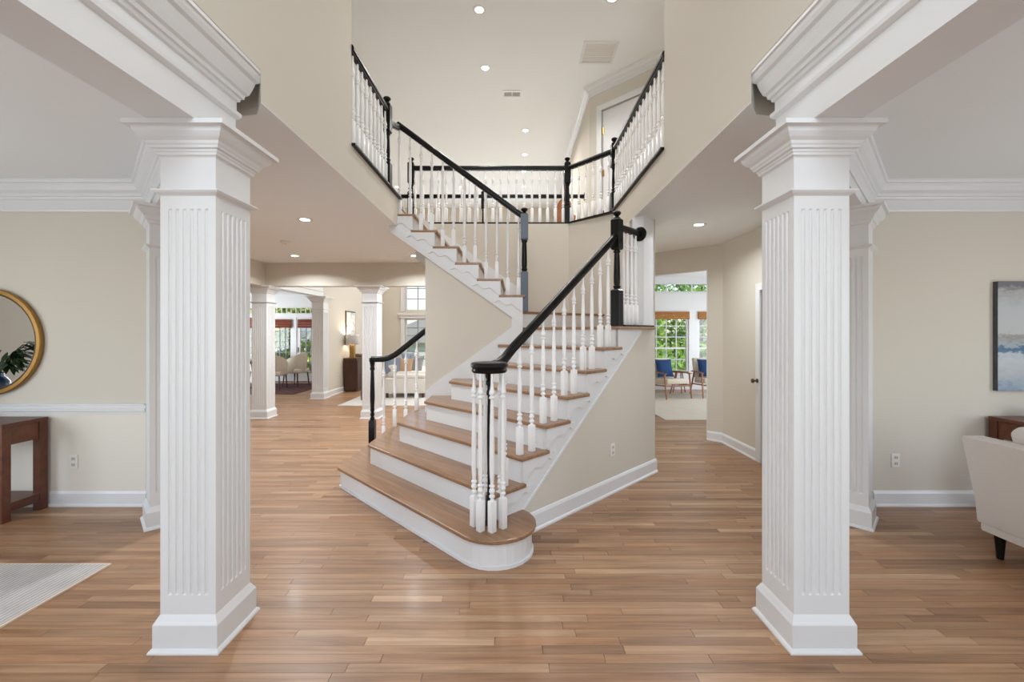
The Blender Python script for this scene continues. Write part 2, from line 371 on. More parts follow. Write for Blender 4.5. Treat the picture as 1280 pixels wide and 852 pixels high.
# walls of the two-storey foyer above the beams and hall ceiling
YLE, YRE = 3.52, 3.60
struct('wall_foyer_left', MB().prism([(-XF, -1.6), (-XF, 2.27), (-1.45, 2.27), (-1.45, -1.6)], 2.89, ZT).prism([(-XF, 2.27), (-XF, YLE), (-1.45, YLE), (-1.45, 2.27)], F2-.001, ZT), WALL)
struct('wall_foyer_right', MB().prism([(XF, -1.6), (XF, 2.27), (1.45, 2.27), (1.45, -1.6)], 2.89, ZT).prism([(XF, 2.27), (XF, YRE), (1.45, YRE), (1.45, 2.27)], F2-.001, ZT), WALL)
struct('wall_upper_hall_left', MB().box(-4.6, -1.45, YLE-.12, YLE, F2, ZT).box(-4.7, -4.55, YLE-.12, 7.6, F2, ZT), WALL)
struct('wall_upper_hall_right', MB().box(1.45, 3.1, YRE-.12, YRE, F2, ZT).box(3.0, 3.12, YRE, 5.3, F2, ZT), WALL)
# upper right diagonal wall with door, then the great room's right wall
DU0, DU1 = (1.25, 7.0), (3.05, 5.2)
ud = ((DU1[0]-DU0[0])/(1.8*R2), (DU1[1]-DU0[1])/(1.8*R2))     # unit along wall (1,-1)/sqrt2
un = (-1/R2, -1/R2)                                            # facing the foyer
def updiag(a, off, z): return (DU0[0]+ud[0]*a+un[0]*off, DU0[1]+ud[1]*a+un[1]*off, z)
def upprism(mb, a0, a1, o0, o1, z0, z1):
    return mb.prism([updiag(a0,o0,0)[:2], updiag(a1,o0,0)[:2], updiag(a1,o1,0)[:2], updiag(a0,o1,0)[:2]], z0, z1)
DOORA0, DOORA1, DOORZ = .24, 1.02, F2+2.0
wu = MB(); upprism(wu, 0, DOORA0, -.12, 0, F2, ZT); upprism(wu, DOORA1, 1.8*R2, -.12, 0, F2, ZT); upprism(wu, DOORA0, DOORA1, -.12, 0, DOORZ, ZT)
struct('wall_upper_diagonal', wu, WALL)
struct('wall_great_right', MB().box(1.25, 1.40, 7.0, 13.8, F2, ZT).box(1.25, 1.40, 7.36, 13.8, 0, F2), WALL)
# great room
GX, GY = -4.33, 13.7
GW = [(-3.5, -2.35, .35, 1.95), (-3.5, -2.35, 2.2, 4.3), (-2.0, -.85, .35, 1.95), (-2.0, -.85, 2.2, 4.3), (-.5, .65, .35, 1.95), (-.5, .65, 2.2, 4.3)]  # bays right of the first are unseen, added for light
wall_with_holes_y('wall_great_back', -4.5, 1.4, GY, GY+.15, 0, ZT, GW)
struct('wall_great_left', MB().box(GX-.15, GX, 9.75, GY+.15, 0, ZT).box(GX-.15, GX, YH, 9.75, 2.62, ZT).box(GX-.15, GX, 7.3, YH, F2, ZT), WALL)
# header beams of the hall
ZHB = 2.315
struct('trim_hall_header', MB().box(-4.53, 1.3, YH, YH+.2, ZHB, ZC+.36).box(-4.53, -4.33, 5.2, YH, ZHB, ZC), WALL)
struct('wall_hall_left', MB().box(-4.53, -4.33, 3.8, 5.2, 0, ZC).box(-4.53, -3.1, 3.8, 3.9, 0, ZC), WALL)
# right hall wall with door, then the diagonal wall with the cased opening
XR = 2.88
DRY0, DRY1 = 4.05, 4.93
struct('wall_hall_right', MB().box(XR, XR+.12, 3.8, DRY0, 0, ZC).box(XR, XR+.12, DRY1, 5.85, 0, ZC).box(XR, XR+.12, DRY0, DRY1, 1.99, ZC), WALL)
def rd(a, off): return (XR-a/R2+off/R2, 5.85+a/R2+off/R2)
def rprism(mb, a0, a1, z0, z1, o0=0, o1=.14): return mb.prism([rd(a0,o0), rd(a1,o0), rd(a1,o1), rd(a0,o1)], z0, z1)
wr = MB(); rprism(wr, 0, .21, 0, ZC); rprism(wr, .21, 1.65, 2.385, ZC); rprism(wr, 1.65, 2.2, 0, ZC)
struct('wall_hall_diagonal', wr, WALL)
# breakfast room (beyond the left colonnade) and sunroom shells
BY, BX0 = 13.0, -9.2
BW = [(-7.42, -6.70, .02, 1.96), (-6.62, -5.90, .02, 1.96), (-7.42, -5.90, 2.06, 2.28), (-8.6, -7.75, .5, 1.96), (-8.6, -7.75, 2.06, 2.28)]
wall_with_holes_y('wall_breakfast_back', BX0, GX-.15, BY, BY+.14, 0, 2.75, BW, TRIM)
struct('wall_breakfast_left', MB().box(BX0-.1, BX0, 5.0, 8.8, 0, 2.75).box(BX0-.1, BX0, 12.2, BY+.14, 0, 2.75).box(BX0-.1, BX0, 8.8, 12.2, 0, .5).box(BX0-.1, BX0, 8.8, 12.2, 2.1, 2.75).box(BX0, -4.53, 5.0, 5.1, 0, 2.75), WALL)  # opening in the left wall is unseen, added for the fill lamp
struct('ceiling_breakfast', MB().box(BX0-.1, GX-.15, 5.0, BY+.14, 2.66, 2.76), CEIL)
SY = 11.3
SW = [(1.75, 4.62, .45, 2.02), (4.86, 6.1, .45, 2.02), (2.0, 6.1, 2.55, 2.82)]
wall_with_holes_y('wall_sunroom_back', 1.25, 6.6, SY, SY+.14, 0, 3.0, SW, TRIM)
wall_with_holes_y('wall_sunroom_front', 3.0, 6.6, 5.0, 5.12, 0, 3.0, [], WALL)
struct('wall_sunroom_right', MB().box(6.6, 6.72, 5.0, 6.4, 0, 3.0).box(6.6, 6.72, 10.6, SY+.14, 0, 3.0).box(6.6, 6.72, 6.4, 10.6, 0, .5).box(6.6, 6.72, 6.4, 10.6, 2.2, 3.0), TRIM)
struct('ceiling_sunroom', MB().prism([(1.25, 7.62), (3.12, 5.75), (3.12, 5.0), (6.72, 5.0), (6.72, SY+.14), (1.25, SY+.14)], 2.96, 3.03), CEIL)

# ------------------------------------------------------------------ floor: planks as pieces
fl = struct('floor', MB().box(-9.3, 6.7, -1.75, 13.85, -.12, -.012), FLOORW)
PW = .0555
def in_view(x, y):
    if y < 1.80: return False
    u = U0+(x-CX)*FPX/y; v = V0+FPX*H/y
    return -30 < u < 1310 and v < 862
planks = []
y = -1.72; row = 0
while y < 13.8:
    x = -9.25-random.random()*1.2
    while x < 6.65:
        L = random.choice((.45, .6, .75, .9, 1.05, 1.3, 1.6))*random.uniform(.85, 1.15)
        a, b = max(x, -9.25), min(x+L, 6.65)
        if b-a > .05: planks.append((a, b, y, y+PW))
        x += L
    y += PW
def plank_geo(p):
    g = .0011
    return p[0]+g, p[1]-g, p[2]+g*.7, p[3]-g*.7
vis = [(p[2], i) for i, p in enumerate(planks) if any(in_view(xx, p[2]+.02) for xx in (p[0], (p[0]+p[1])/2, p[1]))]
def blocked(p):   # under the stair core or a column base: nothing of it shows
    cx, cy = (p[0]+p[1])/2, p[2]
    s, t = (cx+cy)/R2, (cx-cy)/R2
    return s > 2.1 and t < -2.3 and cx > -1.3 and cy < 6.1
vis = sorted(v for v in vis if not blocked(planks[v[1]]))[:300]
big = {i for _, i in vis}
def tone_attr(me, vals):
    at = me.attributes.new('tone', 'FLOAT', 'FACE')
    at.data.foreach_set('value', vals)
for i in sorted(big):
    x0, x1, y0, y1 = plank_geo(planks[i])
    mb = MB().box(x0, x1, y0, y1, -.012, 0)
    o = mb.build('plank', FLOORW, fl); tone_attr(o.data, [random.random()]*len(o.data.polygons))
mb = MB(); tones = []
for i, p in enumerate(planks):
    if i in big: continue
    x0, x1, y0, y1 = plank_geo(p); o = len(mb.v)
    mb.v += [(x0,y0,-.012),(x1,y0,-.012),(x1,y1,-.012),(x0,y1,-.012),(x0,y0,0),(x1,y0,0),(x1,y1,0),(x0,y1,0)]
    mb.f += [(o+4,o+5,o+6,o+7),(o,o+1,o+5,o+4),(o+1,o+2,o+6,o+5),(o+2,o+3,o+7,o+6),(o+3,o,o+4,o+7)]
    tones += [random.random()]*5
me = bpy.data.meshes.new('plank_field'); me.from_pydata(mb.v, [], mb.f); me.materials.append(FLOORW); tone_attr(me, tones)
pf = bpy.data.objects.new('plank_field', me); COL.objects.link(pf); pf.parent = fl; pf['kind'] = 'stuff'
me = fl.data; tone_attr(me, [.1]*len(me.polygons))

# ------------------------------------------------------------------ mouldings
def base_profile(h=.135, p=.016): return [(0, 0), (p+.012, 0), (p+.012, .012), (p+.004, .022), (p, .024), (p, h-.025), (p*.45, h-.006), (0, h)]
def crown(z0, z1, p):
    d = z1-z0
    return [(0, z0), (p*.10, z0), (p*.14, z0+d*.05), (p*.12, z0+d*.10), (p*.12, z0+d*.38), (p*.22, z0+d*.42), (p*.26, z0+d*.48), (p*.36, z0+d*.50), (p*.40, z0+d*.58),
            (p*.62, z0+d*.66), (p*.80, z0+d*.78), (p*.84, z0+d*.86), (p*.96, z0+d*.88), (p, z0+d*.94), (p, z1), (0, z1)]
XBI = YW+BAX+.1*R2                 # where the room side of the diagonal beam meets the back wall
pathR = [(5.6, YW), (XBI, YW), diag(2.62, .1)]
pathL = [diag(2.62, .1, -1), (-XBI, YW), (-5.6, YW)]
struct('trim_2', MB().sweep(pathL, crown(2.545, ZS, .105)), TRIM)
struct('trim_3', MB().sweep(pathR, crown(2.545, ZS, .105)), TRIM)
struct('baseboard_left', MB().sweep([(-XBI, YW), (-5.6, YW)], base_profile()), TRIM)
struct('baseboard_right', MB().sweep([(5.6, YW), (XBI, YW)], base_profile()), TRIM)
struct('trim_4', MB().sweep([(-XBI, YW), (-5.6, YW)], [(0, .795), (.012, .795), (.014, .815), (.024, .822), (.026, .845), (.014, .852), (.014, .868), (.03, .874), (.03, .886), (0, .886)]), TRIM)
# diagonal beams between front columns and pilasters
for sg, nm in ((-1, 'trim_5'), (1, 'trim_6')):
    struct(nm, MB().prism([diag(2.70, .1, sg), diag(4.60, .1, sg), diag(4.60, -.1, sg), diag(2.70, -.1, sg)], ZCAP, ZS+.05), TRIM)
# entablatures over the front columns, running back over the camera
def entab_prof(side):
    z = ZCAP
    return [(-.20, z), (0, z), (0, 2.600), (.008, 2.604), (.022, 2.616), (.024, 2.634), (.012, 2.640), (.004, 2.644), (.004, 2.690), (.016, 2.696), (.020, 2.712), (.032, 2.716), (.036, 2.734),
            (.050, 2.745), (.062, 2.775), (.070, 2.800), (.074, 2.818), (.090, 2.830), (.098, 2.850), (.100, 2.868), (.110, 2.872), (.110, 2.894), (-.20, 2.894)]
XB = 1.396; YE = 2.212
# left-hand one: travel +Y so that "left" is -X; the foyer face must face +X, so travel from far end to the camera
for sg, nm in ((-1, 'trim_7'), (1, 'trim_8')):
    if sg < 0: path = [(-1.612, YE), (-XB, YE), (-XB, -1.6)]
    else: path = [(XB, -1.6), (XB, YE), (1.612, YE)]
    prof = [(o*.85 if o > -.2 else -.16, z) for o, z in entab_prof(sg)]
    mb = MB()
    n = len(path)
    # left of travel: for sg<0 travelling -Y, left is +X (foyer); for sg>0 travelling +Y, left is -X (foyer)
    mb.sweep(path, prof); mb.box(*( (-1.612, -XB-.15, -1.6, YE-.15) if sg < 0 else (XB+.15, 1.612, -1.6, YE-.15)), ZCAP+.0005, 2.89)
    struct(nm, mb, TRIM)
# hall header column beam (white) between the two left columns of the hall
struct('trim_9', MB().sweep([(-4.33+.0, 9.745), (-4.33, 7.685)], [(-.2, ZHB), (0, ZHB), (0, ZHB+.1), (.02, ZHB+.11), (.02, ZHB+.13), (0, ZHB+.14), (0, ZHB+.2), (.05, ZHB+.26), (.08, ZHB+.30), (.08, ZHB+.33), (-.2, ZHB+.33)]), TRIM)

# ------------------------------------------------------------------ fluted square columns
def make_column(name, label, group):
    t = thing(name, label, 'column', (0,0,0), group)
    sh, fl_n = .131, 6
    b = MB().square([(.166, 0), (.166, .008), (.160, .017), (.153, .022), (.152, .022), (.152, .128), (.150, .133), (.146, .140), (.138, .156), (.1325, .166), (.131, .168), (.10, .168)])
    b.build('base', TRIM, t)
    def ring(z, d):
        pts = []; pitch = .0345; w = .0095
        for k in range(4):
            a = k*PI/2
            loc = [(-sh, -sh)]
            for i in range(fl_n):
                c = (i-(fl_n-1)/2)*pitch
                for q in range(5):
                    th = PI*q/4
                    loc.append((c-w*math.cos(th), -sh+d*.0085*math.sin(th)))
            pts += [rot2(p, a) for p in loc]
        return [(x, y, z) for x, y in pts]
    MB().rings([ring(.160, 0), ring(.258, 0), ring(.264, .7), ring(.274, 1), ring(2.070, 1), ring(2.080, .7), ring(2.086, 0), ring(2.34, 0)]).build('shaft', TRIM, t)
    MB().square([(.12, 2.146), (.1315, 2.146), (.136, 2.150), (.150, 2.158), (.158, 2.166), (.158, 2.172), (.131, 2.176), (.12, 2.176)]).build('necking', TRIM, t)
    MB().square([(.12, 2.325), (.131, 2.325), (.134, 2.331), (.143, 2.336), (.145, 2.347), (.149, 2.350), (.150, 2.360), (.160, 2.364), (.163, 2.374), (.168, 2.380), (.172, 2.392), (.186, 2.404), (.197, 2.418), (.201, 2.424), (.203, 2.430), (.205, 2.440), (.210, 2.444), (.230, 2.445), (.230, 2.466), (.10, 2.466)]).build('capital', TRIM, t)
    return t
c0 = make_column('fluted_column', 'fluted white square column between the dining table room rug and the stair foot', 'fluted square columns')
c0.location = (-COLX, COLY, 0); c0['label'] = 'large fluted white square column beside the grey striped rug'
dup(c0, (COLX, COLY, 0), 0, 'large fluted white square column beside the grey sofa')
a_p = 4.212+.166
for sg, lb in ((-1, 'fluted white pilaster at the end of the wall with the round mirror'), (1, 'fluted white pilaster at the end of the wall with the blue abstract painting')):
    p = diag(a_p, 0, sg); o = dup(c0, (p[0], p[1], 0), -sg*PI/4, lb, 'fluted wall pilasters'); o.name = 'fluted_pilaster'
HS = (1, 1, ZHB/ZCAP)
dup(c0, (-4.43, 7.60, 0), 0, 'fluted white hall column in front of the breakfast chairs', 'hall columns', HS)
dup(c0, (-2.50, 7.60, 0), 0, 'fluted white hall column behind the short stair railing', 'hall columns', HS)
dup(c0, (-4.43, 9.80, 0), 0, 'fluted white hall column next to the table lamp cabinet', 'hall columns', HS)

# ------------------------------------------------------------------ staircase
RZ1, RZ2 = .195, .185
def Zk(k): return RZ1*k if k <= 8 else RZ1*8+RZ2*(k-8)
def Sk(k): return 1.735+.266*(k-1)                  # nosing line of lower flight
TIPX = {1: -1.68, 2: -1.425, 3: -1.165, 4: -.915, 5: -.675, 6: -.41, 7: -.155, 8: .10}
YU = 4.92                                            # face of the wall under the upper flight
TW = -2.165                                          # plane of the open side of the lower flight
def yend(k): return 5.16 if k <= 3 else YU-.002
stair = thing('staircase', 'oak and white staircase rising from the foyer and turning back to the gallery', 'staircase', (0, 3.6, 0))
def band(k, ins, tr, zlo, zhi, depth=None):
    """plan polygon of step k: front edge along the flight, mitred left edge along Y"""
    s0 = Sk(k)+ins; x0 = TIPX[k]+ins*.9
    tip = (x0, s0*R2-x0)
    ye = yend(k)
    s1 = Sk(k+1)+.05; x1 = TIPX[k+1]+.05
    back = (x1, s1*R2-x1)
    P = [ST(s0, tr), tip]
    if tip[1] < ye: P.append((x0, ye))
    if depth is None:
        if back[1] < ye-.01: P += [(x1, ye), back]
        else: P += [(s1*R2-ye, ye)] if tip[1] < ye else []
        P.append(ST(s1, tr))
    return P
for k in range(1, 8):
    z = Zk(k)
    if k == 1:
        c = (2.03, -2.16); P = []
        for i in range(0, 15):
            a = PI/2-PI*i/14                       # from back round to the front of the bullnose
            P.append(ST(c[0]+.285*math.sin(a), c[1]+.285*math.cos(a)))
        s1 = Sk(2)+.05; x1 = TIPX[2]+.05
        P += [(TIPX[1], (c[0]-.285)*R2-TIPX[1]), (TIPX[1], yend(1)), (x1, yend(1)), (x1, s1*R2-x1), ST(s1, -2.3), ST(c[0]+.285, -2.3)]
        MB().prism(P, z-.028, z).build('tread', TREADW, stair, bevel=.007)
        r = .255; P = []
        for i in range(0, 15):
            a = PI/2-PI*i/14
            P.append(ST(c[0]+r*math.sin(a), c[1]+r*math.cos(a)))
        xf = TIPX[1]+.027; s0 = c[0]-r
        P += [(xf, s0*R2-xf), (xf, yend(1)), (x1, yend(1)), (x1, s1*R2-x1), ST(s1, -2.3), ST(c[0]+r, -2.3)]
        MB().prism(P, 0, z-.028).build('riser', TRIM, stair)
        r = .268; P = []
        for i in range(0, 15):
            a = PI/2-PI*i/14
            P.append(ST(c[0]+r*math.sin(a), c[1]+r*math.cos(a)))
        xf = TIPX[1]+.014; s0 = c[0]-r
        P += [(xf, s0*R2-xf), (xf, yend(1)), (x1, yend(1)), (x1, s1*R2-x1), ST(s1, -2.3), ST(c[0]+r, -2.3)]
        MB().prism(P, 0, .018).build('shoe_moulding', TRIM, stair)
        continue
    MB().prism(band(k, 0, TW+.035, 0, 0), z-.028, z).build('tread', TREADW, stair, bevel=.007)
    MB().prism(band(k, .028, TW-.004, 0, 0), Zk(k-1), z-.028).build('riser', TRIM, stair)
# landing (8), winder (9), upper flight 10..15
z8 = Zk(8); s8 = Sk(8)
LAND = [ST(s8, TW+.035), (.12, s8*R2-.12), (.12, 5.0), (.16, 6.05), (.80, 6.05), (1.30, 5.54), (1.30, 4.90), ST(4.30, TW+.035)]
MB().prism(LAND, z8-.028, z8).build('tread', TREADW, stair, bevel=.006)
MB().prism([ST(s8+.028, TW-.004), (.12, (s8+.028)*R2-.12), (.12, 5.3), (.30, 5.4), ST(s8+.3, TW-.004)], Zk(7), z8-.028).build('riser', TRIM, stair)
z9 = Zk(9)
MB().prism([(.135, 4.925), (1.30, 5.68), (.80, 6.05), (-.12, 6.05), (-.12, 4.925)], z9-.028, z9).build('tread', TREADW, stair, bevel=.006)
MB().prism([(.135, 4.95), (1.29, 5.705), (.80, 6.045), (-.10, 6.045), (-.10, 4.95)], z8, z9-.028).build('riser', TRIM, stair)
RU = .2514
def NX(k): return .158-RU*(k-10)
for k in range(10, 16):
    z = Zk(k); x0 = NX(k); x1 = NX(k+1)-.05
    MB().box(x1, x0, 4.885, 6.05, z-.028, z).build('tread', TREADU, stair, bevel=.007)
    MB().box(x0-.05, x0-.028, 4.925, 6.05, Zk(k-1), z-.028).build('riser', TRIM, stair)
MB().box(-1.42, NX(16), 4.885, 6.05, F2-.028, F2+.004).build('tread', TREADU, stair, bevel=.007)
MB().box(NX(16)-.05, NX(16)-.028, 4.925, 6.05, Zk(15), F2-.028).build('riser', TRIM, stair)
# outer stringer of the lower flight (open side), in the (s, z) plane
def sline(s): return .549+.755*(s-2.813)
def plane_t(pts, t0, t1): return [ (*ST(s, t0), z) for s, z in pts ], Vector((*ST(0, t1-t0), 0))
pts = []
for k in range(2, 8):
    sr = Sk(k)+.0295
    pts += [(sr, Zk(k-1)-.028), (sr, Zk(k)-.028)]
pts += [(Sk(8)+.028, Zk(7)-.028), (Sk(8)+.028, z8-.028), (4.06, z8-.028), (4.06, sline(4.06)), (2.09, 0.003), (Sk(2)+.028, 0.003)]
P3, d = plane_t(pts, TW-.03, TW+.0)
MB().extr(P3, d).build('stringer', TRIM, stair)
# thin raised line along the lower edge of the stringer
def ribbon(pts, wdt): return pts
P3, d = plane_t([(2.10, .02), (4.06, sline(4.06)+.003), (4.06, sline(4.06)+.022), (2.10, .042)], TW, TW+.007)
MB().extr(P3, d).build('stringer_bead', TRIM, stair)
# scalloped brackets on the tread ends
def bracket_pts(x0, run, ztop):
    out = [(x0, ztop), (x0+run+.10, ztop)]
    shape = [(1.36, -.03), (1.30, -.055), (1.20, -.05), (1.10, -.035), (1.0, -.04), (.9, -.065), (.78, -.09), (.64, -.085), (.5, -.075), (.38, -.09), (.26, -.125), (.14, -.15), (0, -.155)]
    return out[:1]+[(x0+run*1.36, ztop)]+[(x0+run*a, ztop+b) for a, b in shape]
for k in range(2, 8):
    P3, d = plane_t(bracket_pts(Sk(k)+.03, .266, Zk(k)-.029), TW, TW+.018)
    MB().extr(P3, d).build('bracket', TRIM, stair)
# upper flight stringer, on the face Y = YU
def uline(x): return Zk(10)+.736*(.158-x)-.37
pts = [(.13, z8-.0), (.13, Zk(9)-.0), (.13, Zk(10)-.028)]
for k in range(11, 17):
    xr = NX(k)-.028; pts += [(xr, Zk(k-1)-.028), (xr, Zk(k)-.028)]
pts += [(-1.40, F2-.028), (-1.40, uline(-1.34)), (0.005, uline(.005)), (.005, z8-.02)]
MB().extr([(x, YU-.028, z) for x, z in pts], (0, .03, 0)).build('stringer', TRIM, stair)
MB().extr([(-1.38, YU-.038, uline(-1.38)+.0), (.005, YU-.038, uline(.005)), (.005, YU-.038, uline(.005)+.03), (-1.38, YU-.038, uline(-1.38)+.03)], (0, .012, 0)).build('stringer_bead', TRIM, stair)
for k in range(10, 16):
    pp = bracket_pts(0, .2514, 0)
    MB().extr([(NX(k)-.03-a, YU-.046, Zk(k)-.029+b) for a, b in pp], (0, .019, 0)).build('bracket', TRIM, stair)
# skirt boards on the walls
MB().extr([(-.985, YU-.016, .50), (-.985, YU-.016, .83), (.0, YU-.016, 1.56), (.005, YU-.016, 1.70), (.13, YU-.016, 1.70), (.13, YU-.016, 1.2)], (0, .02, 0)).build('skirt_board', TRIM, stair)
MB().extr([(.12, 6.03, z8), (.12, 6.03, Zk(10)+.18), (-1.36, 6.03, F2+.14), (-1.36, 6.03, F2-.5)], (0, .02, 0)).build('skirt_board', TRIM, stair)

# walls of the stair core
pts = [(2.12, 0), (4.36, 0), (4.36, z8-.03), (4.06, z8-.03), (4.06, sline(4.06)), (2.085, .0)]
P3, d = plane_t([(2.10, 0), (4.36, 0), (4.36, z8-.028), (4.06, z8-.028), (4.06, sline(4.06)), (2.12, .02)], TW-.12, TW-.002)
struct('wall_stair_right', MB().extr(P3, d), WALL)
struct('baseboard_stair', MB().sweep([ST(4.375, TW), ST(2.2, TW)], base_profile(.145)), TRIM)
struct('wall_stair_left', MB().extr([(-.99, YU, 0), (-.99, YU, 2.69), (-1.2, YU, 2.69), (-.99, YU, uline(-.99)), (.13, YU, uline(.13)), (.13, YU, 0)][:1]+[(-.99, YU, 0), (-.99, YU, uline(-.99)+.05), (.10, YU, uline(.10)+.05), (.10, YU, 0)][1:], (0, .12, 0)), WALL)
struct('wall_stair_side', MB().box(-.99, -.87, YU+.12, 6.2, 0, ZC), WALL)
struct('wall_stair_back', MB().box(-.99, .80, 6.05, 6.17, 0, ZC).box(-1.36, .80, 6.05, 6.17, ZC, F2-.002).prism([(.80, 6.05), (1.30, 5.54), (1.38, 5.62), (.85, 6.17)], 0, F2-.002).box(1.30, 1.42, 4.72, 5.56, 0, ZC), WALL)
struct('wall_stair_end', MB().prism([ST(4.36, TW), (1.543, 5.9), (1.42, 5.9), (1.42, 4.75), ST(4.36, TW-.12)], 0, ZC), WALL)
struct('trim_10', MB().prism([ST(4.13, TW-.01), ST(4.365, TW-.01), ST(4.365, TW-.14), ST(4.13, TW-.14)], z8, ZC), TRIM)

# ------------------------------------------------------------------ railings
def baluster_mesh(h):
    b = .205; w = .0205
    mb = MB().square([(w*.9, 0), (w, .003), (w, b-.006), (w*.8, b)])
    u = h-.17
    mb.lathe([(.0160, b-.003), (.0105, b+.012), (.0105, b+.016), (.0195, b+.022), (.0195, b+.032), (.0115, b+.040), (.0135, b+.046), (.0205, b+.060), (.0165, b+.076), (.0110, b+.086), (.0195, b+.091), (.0195, b+.100), (.0115, b+.106),
              (.0165, b+.17), (.0180, b+.24), (.0160, b+(u-b)*.72), (.0110, u-.012), (.0110, u-.002), (.0200, u+.004), (.0200, u+.013), (.0120, u+.020), (.0195, u+.032), (.0195, u+.046), (.0130, u+.064), (.0100, u+.085), (.0080, h+.012)], seg=10)
    return mb.mesh('baluster', BALW, smooth=True)
RAILPROF = [(-.017, -.032), (.017, -.032), (.020, -.018), (.029, -.012), (.032, .002), (.028, .014), (.026, .022), (.016, .031), (0, .034), (-.016, .031), (-.026, .022), (-.028, .014), (-.032, .002), (-.029, -.012), (-.020, -.018)]
def rail(path, parent, name='handrail'): return MB().tube3(path, RAILPROF).build(name, BLACK, parent, smooth=True)
def newel_parts(parent, x, y, z, h, rz=0, blocks=BLACK, zb=.36, zt=.30):
    """square-and-turned newel: the post object with its cap as sub-part"""
    w = .0435; zt0 = h-.075-zt
    me = MB().square([(w, 0), (w, zb-.012), (w*.80, zb)]).mesh('newel_post', blocks)
    o = inst('newel_post', me, parent, (x, y, z), rz)
    meu = MB().square([(w*.80, zt0), (w, zt0+.014), (w, h-.085), (w*.7, h-.070)]).mesh('upper_block', blocks)
    a = bpy.data.objects.new('upper_block', meu); COL.objects.link(a); a.parent = o
    pr = [(.030, zb-.002), (.030, zb+.012), (.036, zb+.02), (.036, zb+.034), (.028, zb+.04), (.031, zb+.07), (.032, zb+.12), (.027, zt0-.05), (.025, zt0-.03), (.034, zt0-.024), (.034, zt0-.012), (.028, zt0-.006), (.028, zt0+.002)]
    me2 = MB().lathe(pr, seg=14).mesh('turned_shaft', BLACK, smooth=True)
    a = bpy.data.objects.new('turned_shaft', me2); COL.objects.link(a); a.parent = o
    me3 = MB().lathe([(.030, h-.075), (.033, h-.064), (.022, h-.056), (.018, h-.046), (.030, h-.036), (.039, h-.024), (.040, h-.014), (.032, h-.004), (.012, h)], seg=16).mesh('cap', BLACK, smooth=True)
    a = bpy.data.objects.new('cap', me3); COL.objects.link(a); a.parent = o
    return o
# lower flight, open side, with volute
TB = -2.215
rl = thing('stair_railing', 'black stair handrail ending in a round volute over white balusters', 'railing', (*ST(1.97, -2.145), RZ1), 'stair and gallery railings')
VC = ST(1.965, -2.145); ZV = 1.23
MB().lathe([(.05, ZV), (.112, ZV), (.120, ZV+.008), (.122, ZV+.018), (.116, ZV+.026), (.120, ZV+.034), (.128, ZV+.044), (.128, ZV+.058), (.118, ZV+.068), (.06, ZV+.074), (.01, ZV+.075)], (VC[0], VC[1], 0), seg=32).build('volute', BLACK, rl, smooth=True)
rp = [(2.0, -2.16, ZV+.040), (2.09, -2.19, ZV+.052), (2.17, -2.21, ZV+.085), (2.26, TB, 1.39), (2.40, TB, 1.492), (3.0, TB, 1.942), (3.665, TB, 2.44)]
rail([(*ST(s, t), z) for s, t, z in rp], rl)
def railz(s): 
    for (s0, _, z0), (s1, _, z1) in zip(rp, rp[1:]):
        if s0 <= s <= s1: return z0+(z1-z0)*(s-s0)/(s1-s0)
    return rp[-1][2]
cache = {}
def bal(h):
    h = round(h/.02)*.02
    if h not in cache: cache[h] = baluster_mesh(h)
    return cache[h]
for a in map(math.radians, (188, 239, 283, 333, 48, 110)):
    inst('baluster', bal(ZV-RZ1), rl, (VC[0]+.104*math.cos(a), VC[1]+.104*math.sin(a), RZ1), PI/4)
MB().lathe([(.026, RZ1), (.026, RZ1+.2), (.018, RZ1+.21), (.013, RZ1+.25), (.017, RZ1+.6), (.013, ZV-.16), (.022, ZV-.15), (.022, ZV-.13), (.016, ZV-.12), (.016, ZV-.09), (.026, ZV-.08), (.026, ZV-.06), (.018, ZV-.05), (.028, ZV-.03), (.030, ZV)], (VC[0], VC[1], 0), seg=14).build('newel_post', BLACK, rl, smooth=True)
for k in range(2, 8):
    for q in ((.17,) if k == 2 else (.062, .195)):
        s = Sk(k)+q; z = Zk(k); inst('baluster', bal(railz(s)-.028-z), rl, (*ST(s, TB), z), PI/4)
newel_parts(rl, *ST(3.68, TB), z8, 1.12, PI/4)
# level guard on the landing
gl_ = thing('landing_guard', 'short level black rail with rosette and four white balusters on the stair landing', 'railing', (*ST(3.95, TB), z8), 'stair and gallery railings')
rail([(*ST(3.70, TB), 2.53), (*ST(4.13, TB), 2.53)], gl_)
ax = Vector((*ST(1, 0), 0))
def disc(center, axis, r, th, name, parent):
    a = Vector(axis).normalized(); sd = a.orthogonal().normalized(); up = a.cross(sd); c = Vector(center); R = []
    for rr, o in ((r*.8, 0), (r, .25*th), (r, .6*th), (r*.85, th)):
        R.append([tuple(c+a*o+(sd*math.cos(2*PI*i/20)+up*math.sin(2*PI*i/20))*rr) for i in range(20)])
    return MB().rings(R).build(name, BLACK, parent, smooth=True)
disc((*ST(4.135, TB), 2.53), -ax, .075, .028, 'rosette', gl_)
MB().prism([ST(3.74, TB-.04), ST(4.33, TB-.04), ST(4.33, TB+.06), ST(3.74, TB+.06)], z8, z8+.016).build('base_plate', BLACK, gl_, bevel=.004)
for q in (3.80, 3.88, 3.96, 4.04): inst('baluster', bal(2.50-z8-.016), gl_, (*ST(q, TB), z8+.016), PI/4)
